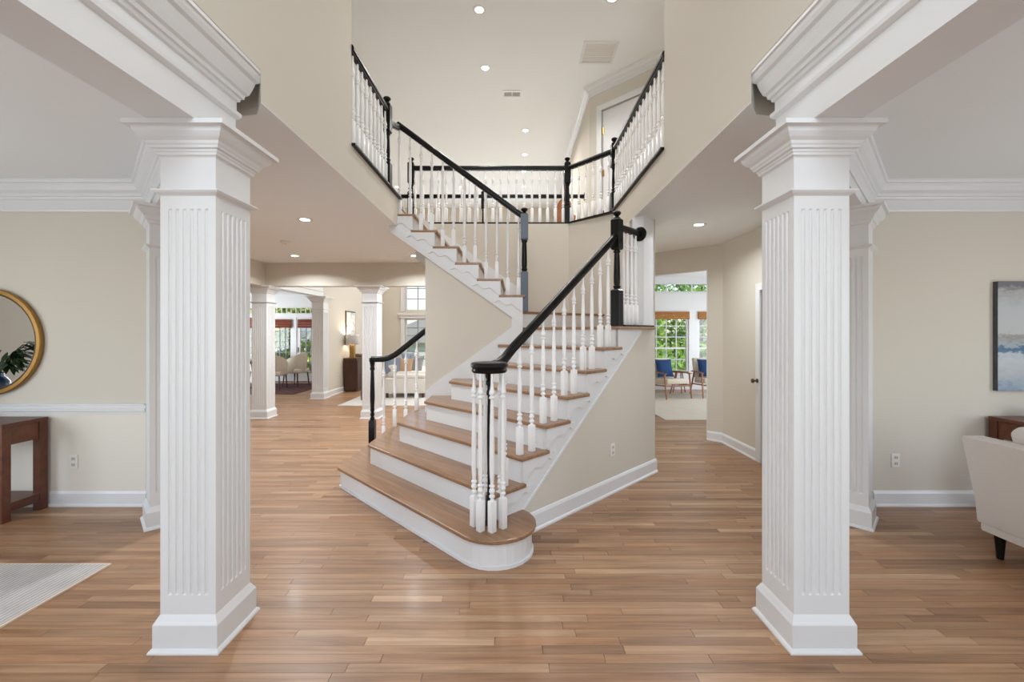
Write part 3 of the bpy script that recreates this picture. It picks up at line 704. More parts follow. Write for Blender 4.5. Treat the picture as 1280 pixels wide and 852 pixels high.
# short railing on the left of the lower steps (runs along X)
YL = 5.06
rs = thing('stair_railing', 'short black handrail with slim turned newel beside the flared bottom steps', 'railing', (-1.64, YL, RZ1), 'stair and gallery railings')
zl = [(-1.66, 1.185), (-1.52, 1.185), (-1.45, 1.20), (-1.38, 1.235), (-1.30, 1.295), (-.99, 1.545)]
rail([(x, YL, z) for x, z in zl], rs)
MB().square([(.031, RZ1), (.034, RZ1+.01), (.034, RZ1+.26), (.026, RZ1+.275)], (-1.645, YL, 0)).lathe([(.024, RZ1+.27), (.028, RZ1+.29), (.018, RZ1+.31), (.026, RZ1+.34), (.018, RZ1+.365), (.026, RZ1+.39), (.022, RZ1+.41), (.028, RZ1+.55), (.020, 1.03), (.018, 1.05), (.027, 1.06), (.027, 1.085), (.022, 1.095), (.03, 1.15), (.036, 1.16), (.036, 1.20)], (-1.645, YL, 0), seg=14).build('newel_post', BLACK, rs, smooth=True)
for x, k in ((-1.51, 1), (-1.38, 2), (-1.25, 2), (-1.122, 3)):
    zz = [z0+(z1-z0)*(x-x0)/(x1-x0) for (x0, z0), (x1, z1) in zip(zl, zl[1:]) if x0 <= x <= x1][0]
    inst('baluster', bal(zz-.028-Zk(k)), rs, (x, YL, Zk(k)))
# upper flight
YR = 4.965
ru = thing('stair_railing', 'black handrail climbing the upper flight from a black newel post with painted sky sheen', 'railing', (.15, YR, Zk(9)), 'stair and gallery railings')
def urz(x): return 2.855+.735*(.12-x)
rail([(.12, YR, urz(.12)), (-1.325, YR, urz(-1.325))], ru)
rail([(-1.312, 4.56, 3.74), (-1.312, YR+.02, 3.885)], ru)
newel_parts(ru, .150, YR, Zk(9), 1.20, 0, SKYSHEEN, .46, .30)
for k in range(10, 16):
    for q in (.075, .20):
        x = NX(k)-q
        if k == 10 and q > .1 or x < .1-.0: inst('baluster', bal(urz(x)-.03-Zk(k)), ru, (x, YR, Zk(k)))
# gallery railings
ZR = F2+.80
def straight_guard(nm, label, p0, p1, n, newels, base=True, skip_ends=True, extra=None, zr=ZR, bz=None):
    t = thing(nm, label, 'railing', (p0[0], p0[1], F2), 'stair and gallery railings')
    rail([(p0[0], p0[1], zr), (p1[0], p1[1], zr)], t)
    d = Vector((p1[0]-p0[0], p1[1]-p0[1])); L = d.length; d.normalize(); nn = Vector((-d.y, d.x))
    MB().prism([(p0[0]+nn.x*.045, p0[1]+nn.y*.045), (p1[0]+nn.x*.045, p1[1]+nn.y*.045), (p1[0]-nn.x*.045, p1[1]-nn.y*.045), (p0[0]-nn.x*.045, p0[1]-nn.y*.045)], F2, F2+.022).build('base_plate', BLACK, t, bevel=.004)
    for i in range(n):
        f = (i+.5)/n
        inst('baluster', bal(zr-.03-F2-.022), t, (p0[0]+(p1[0]-p0[0])*f, p0[1]+(p1[1]-p0[1])*f, F2+.022), math.atan2(d.y, d.x))
    for (x, y) in newels: newel_parts(t, x, y, F2+.02, .93, math.atan2(d.y, d.x), BLACK, .24, .30)
    return t
straight_guard('gallery_railing', 'black gallery railing above the left foyer wall', (-1.312, YLE), (-1.312, 4.52), 9, [(-1.312, 4.53)])
straight_guard('gallery_railing', 'black gallery railing straight across above the stair landing wall', (-1.44, 6.10), (.78, 6.10), 20, [(-1.44, 6.10), (.785, 6.10)])
straight_guard('gallery_railing', 'short angled black gallery railing above the landing newel', (.80, 6.09), (1.30, 5.53), 6, [])
straight_guard('gallery_railing', 'black gallery railing above the right foyer wall', (1.312, YRE), (1.312, 5.45), 16, [(1.312, 5.48)])
MB_plate = MB().box(-1.357, -1.267, 4.52, 4.98, F2, F2+.022).build('base_plate', BLACK, ru, bevel=.004)
bk = straight_guard('gallery_railing', 'black railing of the far gallery edge with rosette on the wall', (-4.4, 7.36), (1.22, 7.36), 41, [(-.50, 7.36), (-1.76, 7.36)])
disc((1.25, 7.36, ZR), (-1, 0, 0), .075, .028, 'rosette', bk)

# ------------------------------------------------------------------ doors, casings
door1 = root('door_1', updiag((DOORA0+DOORA1)/2, 0, F2))
mb = MB(); upprism(mb, DOORA0+.01, DOORA1-.01, -.06, -.02, F2+.005, DOORZ-.01); mb.build('door_leaf', TRIM, door1)
cs = MB(); upprism(cs, DOORA0-.085, DOORA0, -.01, .02, F2, DOORZ+.085); upprism(cs, DOORA1, DOORA1+.085, -.01, .02, F2, DOORZ+.085); upprism(cs, DOORA0, DOORA1, -.01, .02, DOORZ, DOORZ+.085); cs.build('casing', TRIM, door1)
for z in (F2+.95, F2+1.62, F2+.3):
    mb = MB(); upprism(mb, DOORA0+.006, DOORA0+.036, -.02, -.008, z, z+.10); mb.build('hinge', BRASS, door1)
for (z0, z1) in ((F2+.2, F2+.9), (F2+1.05, F2+1.85)):
    for (a0, a1) in ((DOORA0+.12, DOORA0+.36), (DOORA0+.44, DOORA0+.68)):
        mb = MB(); upprism(mb, a0, a1, -.025, -.012, z0, z1); mb.build('panel', TRIM, door1, bevel=.008)
door2 = root('door_2', (XR, (DRY0+DRY1)/2, 0))
MB().box(XR+.02, XR+.06, DRY0+.01, DRY1-.01, .008, 1.98).build('door_leaf', TRIM, door2)
MB().box(XR-.022, XR+.01, DRY1, DRY1+.085, 0, 2.07).box(XR-.022, XR+.01, DRY0-.085, DRY0, 0, 2.07).box(XR-.022, XR+.01, DRY0, DRY1, 1.99, 2.07).build('casing', TRIM, door2)
kb = MB().lathe([(.026, 0), (.026, .006), (.010, .010), (.010, .035), (.022, .042), (.027, .054), (.022, .066), (.008, .070)], seg=14)
kb.v = [(XR-.022-z, DRY1+.045+x, .94+yy) for x, yy, z in kb.v]; kb.build('knob', BRONZE, door2, smooth=True)
struct('baseboard_hall', MB().sweep([rd(.0+.20, 0), rd(0, 0), (XR, DRY1+.085)][::-1][::-1], [( -o, z) for o, z in base_profile(.13)][::-1]) if False else MB().sweep([(XR, DRY1+.085), (XR, 5.85), rd(.205, 0)], base_profile(.13)), TRIM)
struct('trim_11', MB().prism([rd(.205, -.004), rd(.215, -.004), rd(.215, .144), rd(.205, .144)], 0, 2.385), TRIM)
struct('baseboard_great_left', MB().sweep([(GX, GY), (GX, 9.97)], [(-o, z) for o, z in base_profile(.14)][::-1]) if False else MB().sweep([(GX, GY), (GX, 9.97)], base_profile(.14)), TRIM)
# crown of the upstairs hall
struct('trim_12', MB().sweep([(1.25, 13.7), (1.25, 7.0), (3.05, 5.2)][::-1], crown(ZT-.15, ZT, .11)), TRIM)

# ------------------------------------------------------------------ windows
def window(n, x0, x1, y, z0, z1, cols, rows, fw=.05, bar=.018, barmat=None, casing=None, frame=TRIM, sash=None):
    r = root('window_%d' % n, ((x0+x1)/2, y, z0)); barmat = barmat or TRIM
    MB().box(x0, x0+fw, y+.03, y+.11, z0, z1).box(x1-fw, x1, y+.03, y+.11, z0, z1).box(x0+fw, x1-fw, y+.03, y+.11, z0, z0+fw).box(x0+fw, x1-fw, y+.03, y+.11, z1-fw, z1).build('frame', frame, r)
    gx0, gx1, gz0, gz1 = x0+fw, x1-fw, z0+fw, z1-fw
    cw, rh = (gx1-gx0)/cols, (gz1-gz0)/rows
    pm = MB().box(-cw/2+.001, cw/2-.001, -.003, .003, -rh/2+.001, rh/2-.001).mesh('pane', GLASS)
    for i in range(cols):
        for k in range(rows): inst('pane', pm, r, (gx0+cw*(i+.5), y+.07, gz0+rh*(k+.5)))
    for i in range(1, cols): MB().box(gx0+cw*i-bar/2, gx0+cw*i+bar/2, y+.055, y+.085, gz0, gz1).build('muntin', barmat, r)
    for k in range(1, rows):
        b_ = sash if (sash and k == rows//2) else bar
        MB().box(gx0, gx1, y+.056, y+.084, gz0+rh*k-b_/2, gz0+rh*k+b_/2).build('muntin', barmat, r)
    if casing: MB().box(x0-casing, x0, y-.03, y+.02, z0-.02, z1+casing).box(x1, x1+casing, y-.03, y+.02, z0-.02, z1+casing).box(x0, x1, y-.03, y+.02, z1, z1+casing).build('casing', TRIM, r)
    return r
DMUN = paint('grey_muntin', srgb(150, 152, 156), .5)
for i, (x0, x1, z0, z1) in enumerate(GW):
    window(1+i, x0, x1, GY, z0, z1, 3, 6 if z1 < 2 else 6, .05, .03, DMUN, .13, sash=.06)
struct('trim_13', MB().box(-3.7, .85, GY-.10, GY+.01, 2.06, 2.11).box(-3.66, .81, GY-.06, GY+.01, 1.96, 2.06), TRIM)
window(7, 1.75, 3.20, SY, .45, 2.02, 5, 5, .05, .022, None, None, sash=.045)
window(8, 3.20, 4.62, SY, .45, 2.02, 5, 5, .05, .022, None, None, sash=.045)
window(9, 4.86, 6.1, SY, .45, 2.02, 4, 5, .05, .022, None, None, sash=.045)
window(10, 2.0, 6.1, SY, 2.55, 2.82, 6, 1, .04, .03)
# front wall windows and entrance door (behind the camera)
window(11, -1.05, 1.05, -1.72, 3.0, 5.0, 4, 4, .06, .03)
window(12, -4.75, -2.45, -1.72, .55, 2.35, 4, 3, .06, .03)
window(13, 2.45, 4.75, -1.72, .55, 2.35, 4, 3, .06, .03)
window(14, -1.0, 1.0, -1.72, .0, 2.45, 4, 3, .10, .05)
# French doors of the breakfast room with transom
for j, (x0, x1) in enumerate(((-7.42, -6.70), (-6.62, -5.90))):
    d = root('door_%d' % (3+j), ((x0+x1)/2, BY, 0))
    fw = .11; z0, z1 = .02, 1.96
    MB().box(x0, x0+fw, BY+.02, BY+.07, z0, z1).box(x1-fw, x1, BY+.02, BY+.07, z0, z1).box(x0+fw, x1-fw, BY+.02, BY+.07, z0, .26).box(x0+fw, x1-fw, BY+.02, BY+.07, z1-.1, z1).build('door_frame', TRIM, d)
    gx0, gx1, gz0, gz1 = x0+fw, x1-fw, .26, z1-.1
    pm = MB().box(-(gx1-gx0)/6, (gx1-gx0)/6, -.003, .003, -(gz1-gz0)/10, (gz1-gz0)/10).mesh('pane', GLASS)
    for i in range(3):
        for k in range(5): inst('pane', pm, d, (gx0+(gx1-gx0)*(i+.5)/3, BY+.045, gz0+(gz1-gz0)*(k+.5)/5))
    for i in (1, 2): MB().box(gx0+(gx1-gx0)*i/3-.011, gx0+(gx1-gx0)*i/3+.011, BY+.03, BY+.06, gz0, gz1).build('muntin', DMUN, d)
    for k in range(1, 5): MB().box(gx0, gx1, BY+.031, BY+.059, gz0+(gz1-gz0)*k/5-.011, gz0+(gz1-gz0)*k/5+.011).build('muntin', DMUN, d)
    MB().box(x0+.04, x0+.06, BY+.0, BY+.022, .9, 1.05).build('handle', BRONZE, d)
    MB().box(x0, x1, BY-.03, BY+.02, 0, .02).build('threshold', BARK, d)
window(15, -7.42, -5.90, BY, 2.06, 2.28, 10, 1, .03, .02)
window(16, -8.6, -7.75, BY, .5, 1.96, 3, 5, .05, .02)
window(17, -8.6, -7.75, BY, 2.06, 2.28, 5, 1, .03, .02)
def shade(x0, x1, y, z0, z1, mat, label, n=3):
    t = thing('woven_shade', label, 'window shade', ((x0+x1)/2, y, z0), 'woven window shades')
    MB().box(x0, x1, y-.05, y, z1-.04, z1).build('headrail', mat, t)
    for k in range(n):
        h = (z1-.04-z0)/n; MB().box(x0, x1, y-.055+.006*k, y-.01, z0+h*k+.002, z0+h*(k+1)-.002).build('fold', mat, t, bevel=.004)
    return t
shade(-7.36, -6.76, BY, 1.64, 1.90, SHADE_D, 'red brown woven shade on the left French door')
shade(-6.56, -5.96, BY, 1.64, 1.90, SHADE_D, 'red brown woven shade on the right French door')
shade(-8.58, -7.77, BY, 1.64, 1.95, SHADE_D, 'red brown woven shade on the window beside the French doors')
shade(1.75, 4.62, SY, 1.85, 2.05, SHADE, 'tan bamboo shade over the wide sunroom window')
shade(4.86, 6.1, SY, 1.85, 2.05, SHADE, 'tan bamboo shade over the narrow sunroom window')

# ------------------------------------------------------------------ ceiling fixtures
def recessed_proto():
    t = thing('recessed_light', 'lit recessed ceiling light', 'ceiling light', (0,0,0), 'recessed ceiling lights')
    MB().lathe([(.050, -.003), (.072, -.006), (.082, -.004), (.084, .0), (.05, .0)], seg=20, cap=False).build('trim_ring', TRIM, t, smooth=True)
    MB().lathe([(.001, -.004), (.050, -.004), (.052, -.001)], seg=20).build('lens', LENS, t)
    return t
RL0 = None
def recess(x, y, z, label, power=14, col=(1, .98, .95)):
    global RL0
    if RL0 is None: RL0 = recessed_proto(); o = RL0; o['label'] = label; o.location = (x, y, z)
    else: o = dup(RL0, (x, y, z), 0, label)
    d = bpy.data.lights.new('recessed_lamp', 'AREA'); d.shape = 'DISK'; d.size = .10; d.energy = power; d.color = col; d.spread = math.radians(150)
    l = bpy.data.objects.new('recessed_lamp', d); COL.objects.link(l); l.location = (x, y, z-.012)
    return o
UPL = 'recessed light in the upper ceiling '
for x, y, lb, pw in ((-.41, 6.44, UPL+'near the small supply vent', 19), (-.40, 5.28, UPL+'over the stair landing', 19), (1.20, 5.10, UPL+'beside the foyer wall and return grille', 19),
                 (.24, 8.43, UPL+'just past the far gallery railing', 19), (.25, 9.57, UPL+'of the great room, in the long row', 19), (.25, 10.57, UPL+'of the great room, in the long row', 19), (.27, 11.67, 'recessed light in the great room ceiling, last of the long row', 19), (-3.2, 11.7, UPL+'of the great room over the lamp cabinet side', 19), (-1.44, 11.7, UPL+'of the great room behind the upper stair rail', 19)):
    recess(x, y, ZT, lb, pw)
for x, y, lb, pw in ((-2.225, 4.62, 'recessed light in the hall ceiling near the smoke detector', 24), (-3.46, 6.8, 'recessed light in the hall ceiling near the header corner', 20), (-1.56, 6.8, 'recessed light in the hall ceiling under the upper stair flight', 20), (2.12, 4.84, 'recessed light in the hall ceiling near the white hall door', 13)):
    recess(x, y, ZC, lb, pw, (.90, .96, 1.0))
sd = thing('smoke_detector', 'small round smoke detector on the hall ceiling', 'smoke detector', (-3.03, 5.72, ZC))
MB().lathe([(.001, -.034), (.04, -.034), (.055, -.026), (.062, -.012), (.062, 0)], (-3.03, 5.72, ZC), seg=20).build('body', PLASTIC, sd, smooth=True)
MB().lathe([(.001, -.038), (.016, -.038), (.018, -.033)], (-3.03, 5.72, ZC), seg=14).build('cover', SOCKET, sd)
vg = thing('return_air_grille', 'large square white return air grille on the upper ceiling', 'vent', (1.22, 6.08, ZT))
x0, x1, y0, y1 = .985, 1.47, 5.85, 6.33
MB().box(x0, x1, y0, y0+.035, ZT-.014, ZT).box(x0, x1, y1-.035, y1, ZT-.014, ZT).box(x0, x0+.035, y0+.035, y1-.035, ZT-.014, ZT).box(x1-.035, x1, y0+.035, y1-.035, ZT-.014, ZT).build('frame', TRIM, vg)
for k in range(3):
    a = y0+.04+k*.134; MB().box(x0+.037, x1-.037, a, a+.122, ZT-.008, ZT-.001).build('grille_panel', GRILLE, vg)
for k in range(2):
    a = y0+.04+.122+k*.134; MB().box(x0+.036, x1-.036, a, a+.012, ZT-.012, ZT-.001).build('bar', TRIM, vg)
vs_ = thing('supply_vent', 'small rectangular supply vent with two dark openings on the upper ceiling', 'vent', (-.01, 7.13, ZT))
x0, x1, y0, y1 = -.165, .14, 7.04, 7.23
MB().box(x0, x1, y0, y0+.03, ZT-.012, ZT).box(x0, x1, y1-.03, y1, ZT-.012, ZT).box(x0, x0+.02, y0+.03, y1-.03, ZT-.012, ZT).box(x1-.02, x1, y0+.03, y1-.03, ZT-.012, ZT).box((x0+x1)/2-.006, (x0+x1)/2+.006, y0+.03, y1-.03, ZT-.012, ZT).build('frame', TRIM, vs_)
for a, b in ((x0+.02, (x0+x1)/2-.006), ((x0+x1)/2+.006, x1-.02)):
    MB().box(a+.001, b-.001, y0+.031, y1-.031, ZT-.003, ZT-.0005).build('opening', VENTD, vs_)
    for k in range(5): MB().box(a+.002, b-.002, y0+.038+k*.025, y0+.044+k*.025, ZT-.008, ZT-.0035).build('louver', SOCKET, vs_)

# ------------------------------------------------------------------ outlets
def outlet(x, y, z, ang, label):
    t = thing('wall_outlet', label, 'outlet', (0,0,0), 'wall outlets')
    MB().box(-.036, .036, -.007, 0, -.058, .058).build('plate', PLASTIC, t, bevel=.003)
    for dz in (-.026, .026):
        s_ = MB().box(-.017, .017, -.010, -.006, dz-.014, dz+.014).build('socket', SOCKET, t, bevel=.003)
        for dx in (-.007, .007): MB().box(dx-.0015, dx+.0015, -.0108, -.0095, dz-.006, dz+.006).build('slot', SLOT, s_)
    t.location = (x, y, z); t.rotation_euler.z = ang; return t
outlet(-3.77, YW-.007, .385, 0, 'white duplex outlet on the wainscot beside the left console table')
outlet(3.34, YW-.001, .395, 0, 'white duplex outlet on the plain wall between pilaster and console')
p = ST(3.52, TW); outlet(p[0], p[1], .40, PI/4, 'white duplex outlet on the wall below the stair stringer')
outlet(GX+.001, 10.55, .4, PI/2, 'white duplex outlet on the great room wall beside the lamp cabinet')

# ------------------------------------------------------------------ left room: console, mirror, vase with branches, rug
def console(x0, x1, y0, y1, h, label):
    t = thing('console_table', label, 'table', ((x0+x1)/2, (y0+y1)/2, 0), 'brown wooden console tables')
    lw = .062
    MB().box(x0-.004, x1+.004, y0-.004, y1+.0, h-.03, h).build('top', BROWNW, t, bevel=.003)
    for x in (x0, x1-lw):
        for yy in (y0, y1-lw): MB().box(x, x+lw, yy, yy+lw, 0, h-.03).build('leg', BROWNW, t, bevel=.003)
    for x in (x0+.010, x1-.034): MB().box(x, x+.024, y0+lw, y1-lw, h-.175, h-.032).build('side_panel', BROWNW, t, bevel=.003)
    MB().box(x0+lw, x1-lw, y1-.034, y1-.012, h-.175, h-.032).build('back_panel', BROWNW, t)
    nd = 3; w = (x1-x0-2*lw)/nd
    for k in range(nd):
        d = MB().box(x0+lw+w*k+.004, x0+lw+w*(k+1)-.004, y0+.006, y0+.03, h-.165, h-.036).build('drawer', BROWNW, t, bevel=.003)
        cx = x0+lw+w*(k+.5); MB().lathe([(.006, 0), (.006, .012), (.012, .018), (.012, .026), (.004, .03)], (cx, y0-.026, h-.10), seg=10).build('knob', BRONZE, d)
    MB().box(x0+.004, x1-.004, y0+.006, y1-.006, .115, .145).build('shelf', BROWNW, t, bevel=.003)
    for x in (x0+.006, x1-.05): MB().box(x, x+.044, y0+lw, y1-lw, .075, .115).build('shelf_rail', BROWNW, t)
    return t
console(-5.30, -3.965, 3.345, 3.675, .78, 'brown wooden console table under the round gold mirror')
console(4.11, 5.45, 3.345, 3.675, .785, 'brown wooden console table under the blue abstract painting')
MC = (-4.49, 3.70, 1.42); MR = .462
mr = thing('round_mirror', 'large round wall mirror in an aged gold frame', 'mirror', MC)
def ringY(prof, c, seg=64):
    return [[(c[0]+r*math.cos(2*PI*i/seg), c[1]-d, c[2]+r*math.sin(2*PI*i/seg)) for i in range(seg)] for r, d in prof]
R_ = ringY([(MR-.043, .0), (MR-.043, .020), (MR-.039, .026), (MR-.035, .030), (MR-.006, .030), (MR, .024), (MR, .0)], MC)
mb = MB(); mb.rings(R_, cap=False); mb.build('frame', GOLD, mr, smooth=True)
mb = MB(); mb.rings(ringY([(MR-.042, .002), (MR-.042, .012)], MC)); mb.build('mirror_glass', MIRROR, mr)
mb = MB(); mb.rings(ringY([(MR-.049, .012), (MR-.049, .027), (MR-.043, .027), (MR-.043, .012)], MC), cap=False); mb.build('inner_bead', BRONZE, mr)
VX, VY = -4.63, 3.50
vp = thing('glass_vase', 'round shouldered dark blue glass bottle vase on the console table', 'vase', (VX, VY, .78))
MB().lathe([(.05, 0), (.070, .006), (.078, .02), (.078, .23), (.070, .28), (.048, .315), (.036, .325), (.034, .355), (.040, .362), (.032, .362), (.028, .32)], (VX, VY, .78), seg=28, cap=False).build('body', BLUEG, vp, smooth=True)
MB().lathe([(.001, .001), (.05, .0)], (VX, VY, .78), seg=28).build('bottom', BLUEG, vp)
br = thing('leafy_branches', 'dark green leafy branches standing in the blue vase', 'plant', (VX, VY, .86))
def leaf(mb, p, d, L, w, droop):
    p = Vector(p); d = Vector(d).normalized(); sd = d.cross(Vector((0,0,1)))
    sd = sd.normalized() if sd.length > .05 else Vector((1,0,0))
    up = sd.cross(d); R = []
    for k in range(7):
        f = k/6; c = p+d*L*f-Vector((0,0,1))*droop*L*f*f; ww = w*math.sin(PI*min(1, f*.92+.06))**.8
        R.append((c-sd*ww, c+up*(-ww*.25), c+sd*ww))
    vs_l = [tuple(q) for r in R for q in r]; fs = []
    for k in range(6):
        for j in range(2): fs.append((k*3+j, k*3+j+1, (k+1)*3+j+1, (k+1)*3+j))
    n = len(vs_l); th = up*.0012
    mb.add(vs_l+[tuple(Vector(q)+th) for q in vs_l], fs+[tuple(i+n for i in f[::-1]) for f in fs])
rng = random.Random(5)
for i in range(12):
    a = rng.uniform(-.6, .6) if i < 8 else rng.uniform(1.5, 4.6)
    reach = rng.uniform(.16, .27); hgt = rng.uniform(.0, .27)
    p0 = Vector((VX, VY, .90)); p1 = Vector((VX+.02*math.cos(a), VY+.01*math.sin(a), 1.17)); p2 = Vector((VX+reach*math.cos(a), VY+.35*reach*math.sin(a), 1.18+hgt))
    st_ = MB().rod([tuple(p0), tuple(p1), tuple((p1+p2)/2+Vector((0,0,.03))), tuple(p2)], .0035, 6).build('stem', LEAF, br, smooth=True)
    for k in range(6):
        f = .35+.13*k; q = p1+(p2-p1)*min(1, f)+Vector((0,0,.02))
        dd = Vector((math.cos(a)+rng.uniform(-.7, .9), math.sin(a)*.4+rng.uniform(-.35, .35), rng.uniform(-.5, .6)))
        mb = MB(); leaf(mb, q, dd, rng.uniform(.12, .19), rng.uniform(.016, .026), rng.uniform(0, .45)); mb.build('leaf', LEAF, br, smooth=True)
def rug(nm, x0, x1, y0, y1, mat, label, edge=None, z=.012):
    t = thing(nm, label, 'rug', ((x0+x1)/2, (y0+y1)/2, 0))
    MB().box(x0+.012, x1-.012, y0+.012, y1-.012, 0.0005, z).build('pile', mat, t)
    MB().box(x0, x1, y0, y0+.012, .0005, z*.9).box(x0, x1, y1-.012, y1, .0005, z*.9).box(x0, x0+.012, y0+.012, y1-.012, .0005, z*.9).box(x1-.012, x1, y0+.012, y1-.012, .0005, z*.9).build('binding', edge or mat, t)
    return t
rug('area_rug', -5.2, -2.56, -.6, 2.765, RUG_L, 'light grey ribbed area rug in front of the mirror wall', RUG_EDGE)

# ------------------------------------------------------------------ right room: painting, sofa, ornament
pa = thing('canvas_painting', 'unframed abstract seascape canvas in greys with a blue band', 'painting', (4.72, YW, 1.0))
cv = MB().box(4.185, 5.255, YW-.042, YW-.039, 1.0, 1.94).build('painted_face', ART_SEA, pa)
MB().box(4.185, 5.255, YW-.0389, YW-.001, 1.0, 1.94).build('canvas_edge', ART_EDGE, pa)
so = thing('sofa', 'light grey fabric sofa with raked back and dark tapered legs', 'sofa', (3.6, 1.9, 0))
ye0, ye1 = .85, 2.93
def loft(sec, y0, y1): return MB().extr([(x, y0, z) for x, z in sec], (0, y1-y0, 0))
loft([(3.09, .80), (3.24, .80), (3.36, .42), (3.36, .21), (3.20, .21), (3.185, .36)], ye0, ye1).build('backrest', GREYF, so, bevel=.018, smooth=True)
MB().box(3.215, 4.02, ye0+.01, ye1-.012, .155, .355).build('seat_base', GREYF, so, bevel=.015, smooth=True)
for k in range(2):
    y0 = ye0+.14+k*.90; MB().box(3.36, 4.0, y0, y0+.885, .357, .49).build('seat_cushion', GREYF, so, bevel=.04, smooth=True, seg=3)
    loft([(3.22, .86), (3.28, .905), (3.38, .88), (3.52, .50), (3.36, .492), (3.31, .56)], y0+.01, y0+.875).build('back_cushion', GREYF, so, bevel=.035, smooth=True, seg=3)
for y0 in (ye0, ye1-.125): loft([(3.33, .357), (3.37, .62), (3.97, .57), (4.0, .357)], y0, y0+.12).build('arm', GREYF, so, bevel=.03, smooth=True, seg=3)
for x, yy in ((3.265, ye1-.09), (3.265, ye0+.09), (3.93, ye1-.09), (3.93, ye0+.09)):
    MB().lathe([(.018, 0), (.030, .155)], (x, yy, 0), seg=12).build('leg', BLACK, so, smooth=True)
ob = thing('ornament_bowl', 'small dark bowl of green moss balls on the right console', 'bowl', (4.44, 3.50, .785))
MB().lathe([(.03, 0), (.05, .004), (.075, .03), (.085, .055), (.080, .055), (.07, .03), (.04, .01)], (4.44, 3.50, .785), seg=24).build('bowl', BRONZE, ob, smooth=True)
for i, (dx, dy) in enumerate(((-.03, -.01), (.035, -.02), (0, .035))):
    s_ = MB(); s_.lathe([(.002, -.03), (.018, -.025), (.029, -.008), (.03, .004), (.024, .02), (.01, .029), (.002, .03)], (4.44+dx, 3.50+dy, .785+.068), seg=12); s_.build('moss_ball', LEAF, ob, smooth=True)

# ------------------------------------------------------------------ great room: cabinet, lamp, art, sofa, pillows, end table
cb = thing('cabinet', 'dark brown wooden cabinet holding the table lamp', 'cabinet', (-4.10, 11.2, 0))
MB().box(GX+.03, -3.98, 10.82, 11.75, .03, .82).build('body', DARKW, cb, bevel=.004)
MB().box(GX+.02, -3.96, 10.80, 11.77, .82, .855).build('top', DARKW, cb, bevel=.004)
MB().box(GX+.06, -4.0, 10.86, 11.71, 0, .03).build('plinth', DARKW, cb)
for k in range(2):
    d = MB().box(-3.98, -3.962, 10.84+k*.455, 10.84+k*.455+.44, .05, .80).build('door', DARKW, cb, bevel=.004)
    MB().box(-3.962, -3.945, 11.245+k*.06, 11.265+k*.06, .42, .52).build('handle', BRASS, d)
LX, LY = -4.14, 10.98
lm = thing('table_lamp', 'table lamp with woven gold column base and grey drum shade', 'lamp', (LX, LY, .855))
MB().square([(.075, 0), (.075, .012), (.055, .014), (.055, .33), (.03, .335), (.012, .34), (.012, .40)], (LX, LY, .855)).build('base', GOLD, lm)
MB().lathe([(.165, .34), (.168, .345), (.160, .58), (.156, .585), (.153, .58), (.160, .345)], (LX, LY, .855), seg=28, cap=False).build('lamp_shade', LAMPSH, lm, smooth=True)
MB().lathe([(.002, .40), (.022, .41), (.03, .44), (.022, .475), (.002, .485)], (LX, LY, .855), seg=12).build('bulb', BULB, lm, smooth=True)
pl = bpy.data.lights.new('table_lamp_light', 'POINT'); pl.energy = 10; pl.color = (1, .8, .55); pl.shadow_soft_size = .04
o = bpy.data.objects.new('table_lamp_light', pl); COL.objects.link(o); o.location = (LX, LY, .855+.52)
ca = thing('decorative_box', 'small dark box on the cabinet beside the lamp', 'box', (-4.12, 11.4, .855)); MB().box(-4.22, -4.04, 11.30, 11.50, .856, .92).build('box_body', SLOT, ca, bevel=.004); MB().box(-4.225, -4.035, 11.295, 11.505, .921, .94).build('lid', GOLD, ca, bevel=.004)
fa = thing('framed_print', 'framed grey and white abstract print above the table lamp', 'picture', (GX, 11.3, 1.55))
MB().box(GX, GX+.025, 10.98, 11.62, 1.42, 2.06).build('frame', BRONZE, fa); MB().box(GX+.0255, GX+.029, 11.01, 11.59, 1.45, 2.03).build('print', ART_GREY, fa)
# sofa facing the windows side: long axis along Y, seen at its near end
gs = thing('sofa', 'white slipcovered sofa heaped with blue and tan pillows', 'sofa', (-2.45, 10.9, 0))
sx0, sx1, sy0, sy1 = -2.96, -2.02, 9.75, 11.95
MB().box(sx0, sx1, sy0, sy1, .10, .44).build('seat_base', WHITEF, gs, bevel=.03, smooth=True)
MB().box(sx0, sx0+.22, sy0+.22, sy1, .44, .74).build('backrest', WHITEF, gs, bevel=.05, smooth=True, seg=3)
for y0 in (sy0, sy1-.2): MB().box(sx0+.2, sx1, y0, y0+.2, .43, .54).build('arm', WHITEF, gs, bevel=.05, smooth=True, seg=3)
for k in range(2): MB().box(sx0+.22, sx1-.01, sy0+.21+k*.89, sy0+.21+k*.89+.88, .44, .58).build('seat_cushion', WHITEF, gs, bevel=.04, smooth=True, seg=3)
for x in (sx0+.06, sx1-.06):
    for yy in (sy0+.07, sy1-.07): MB().box(x-.025, x+.025, yy-.025, yy+.025, 0, .10).build('leg', DARKW, gs)
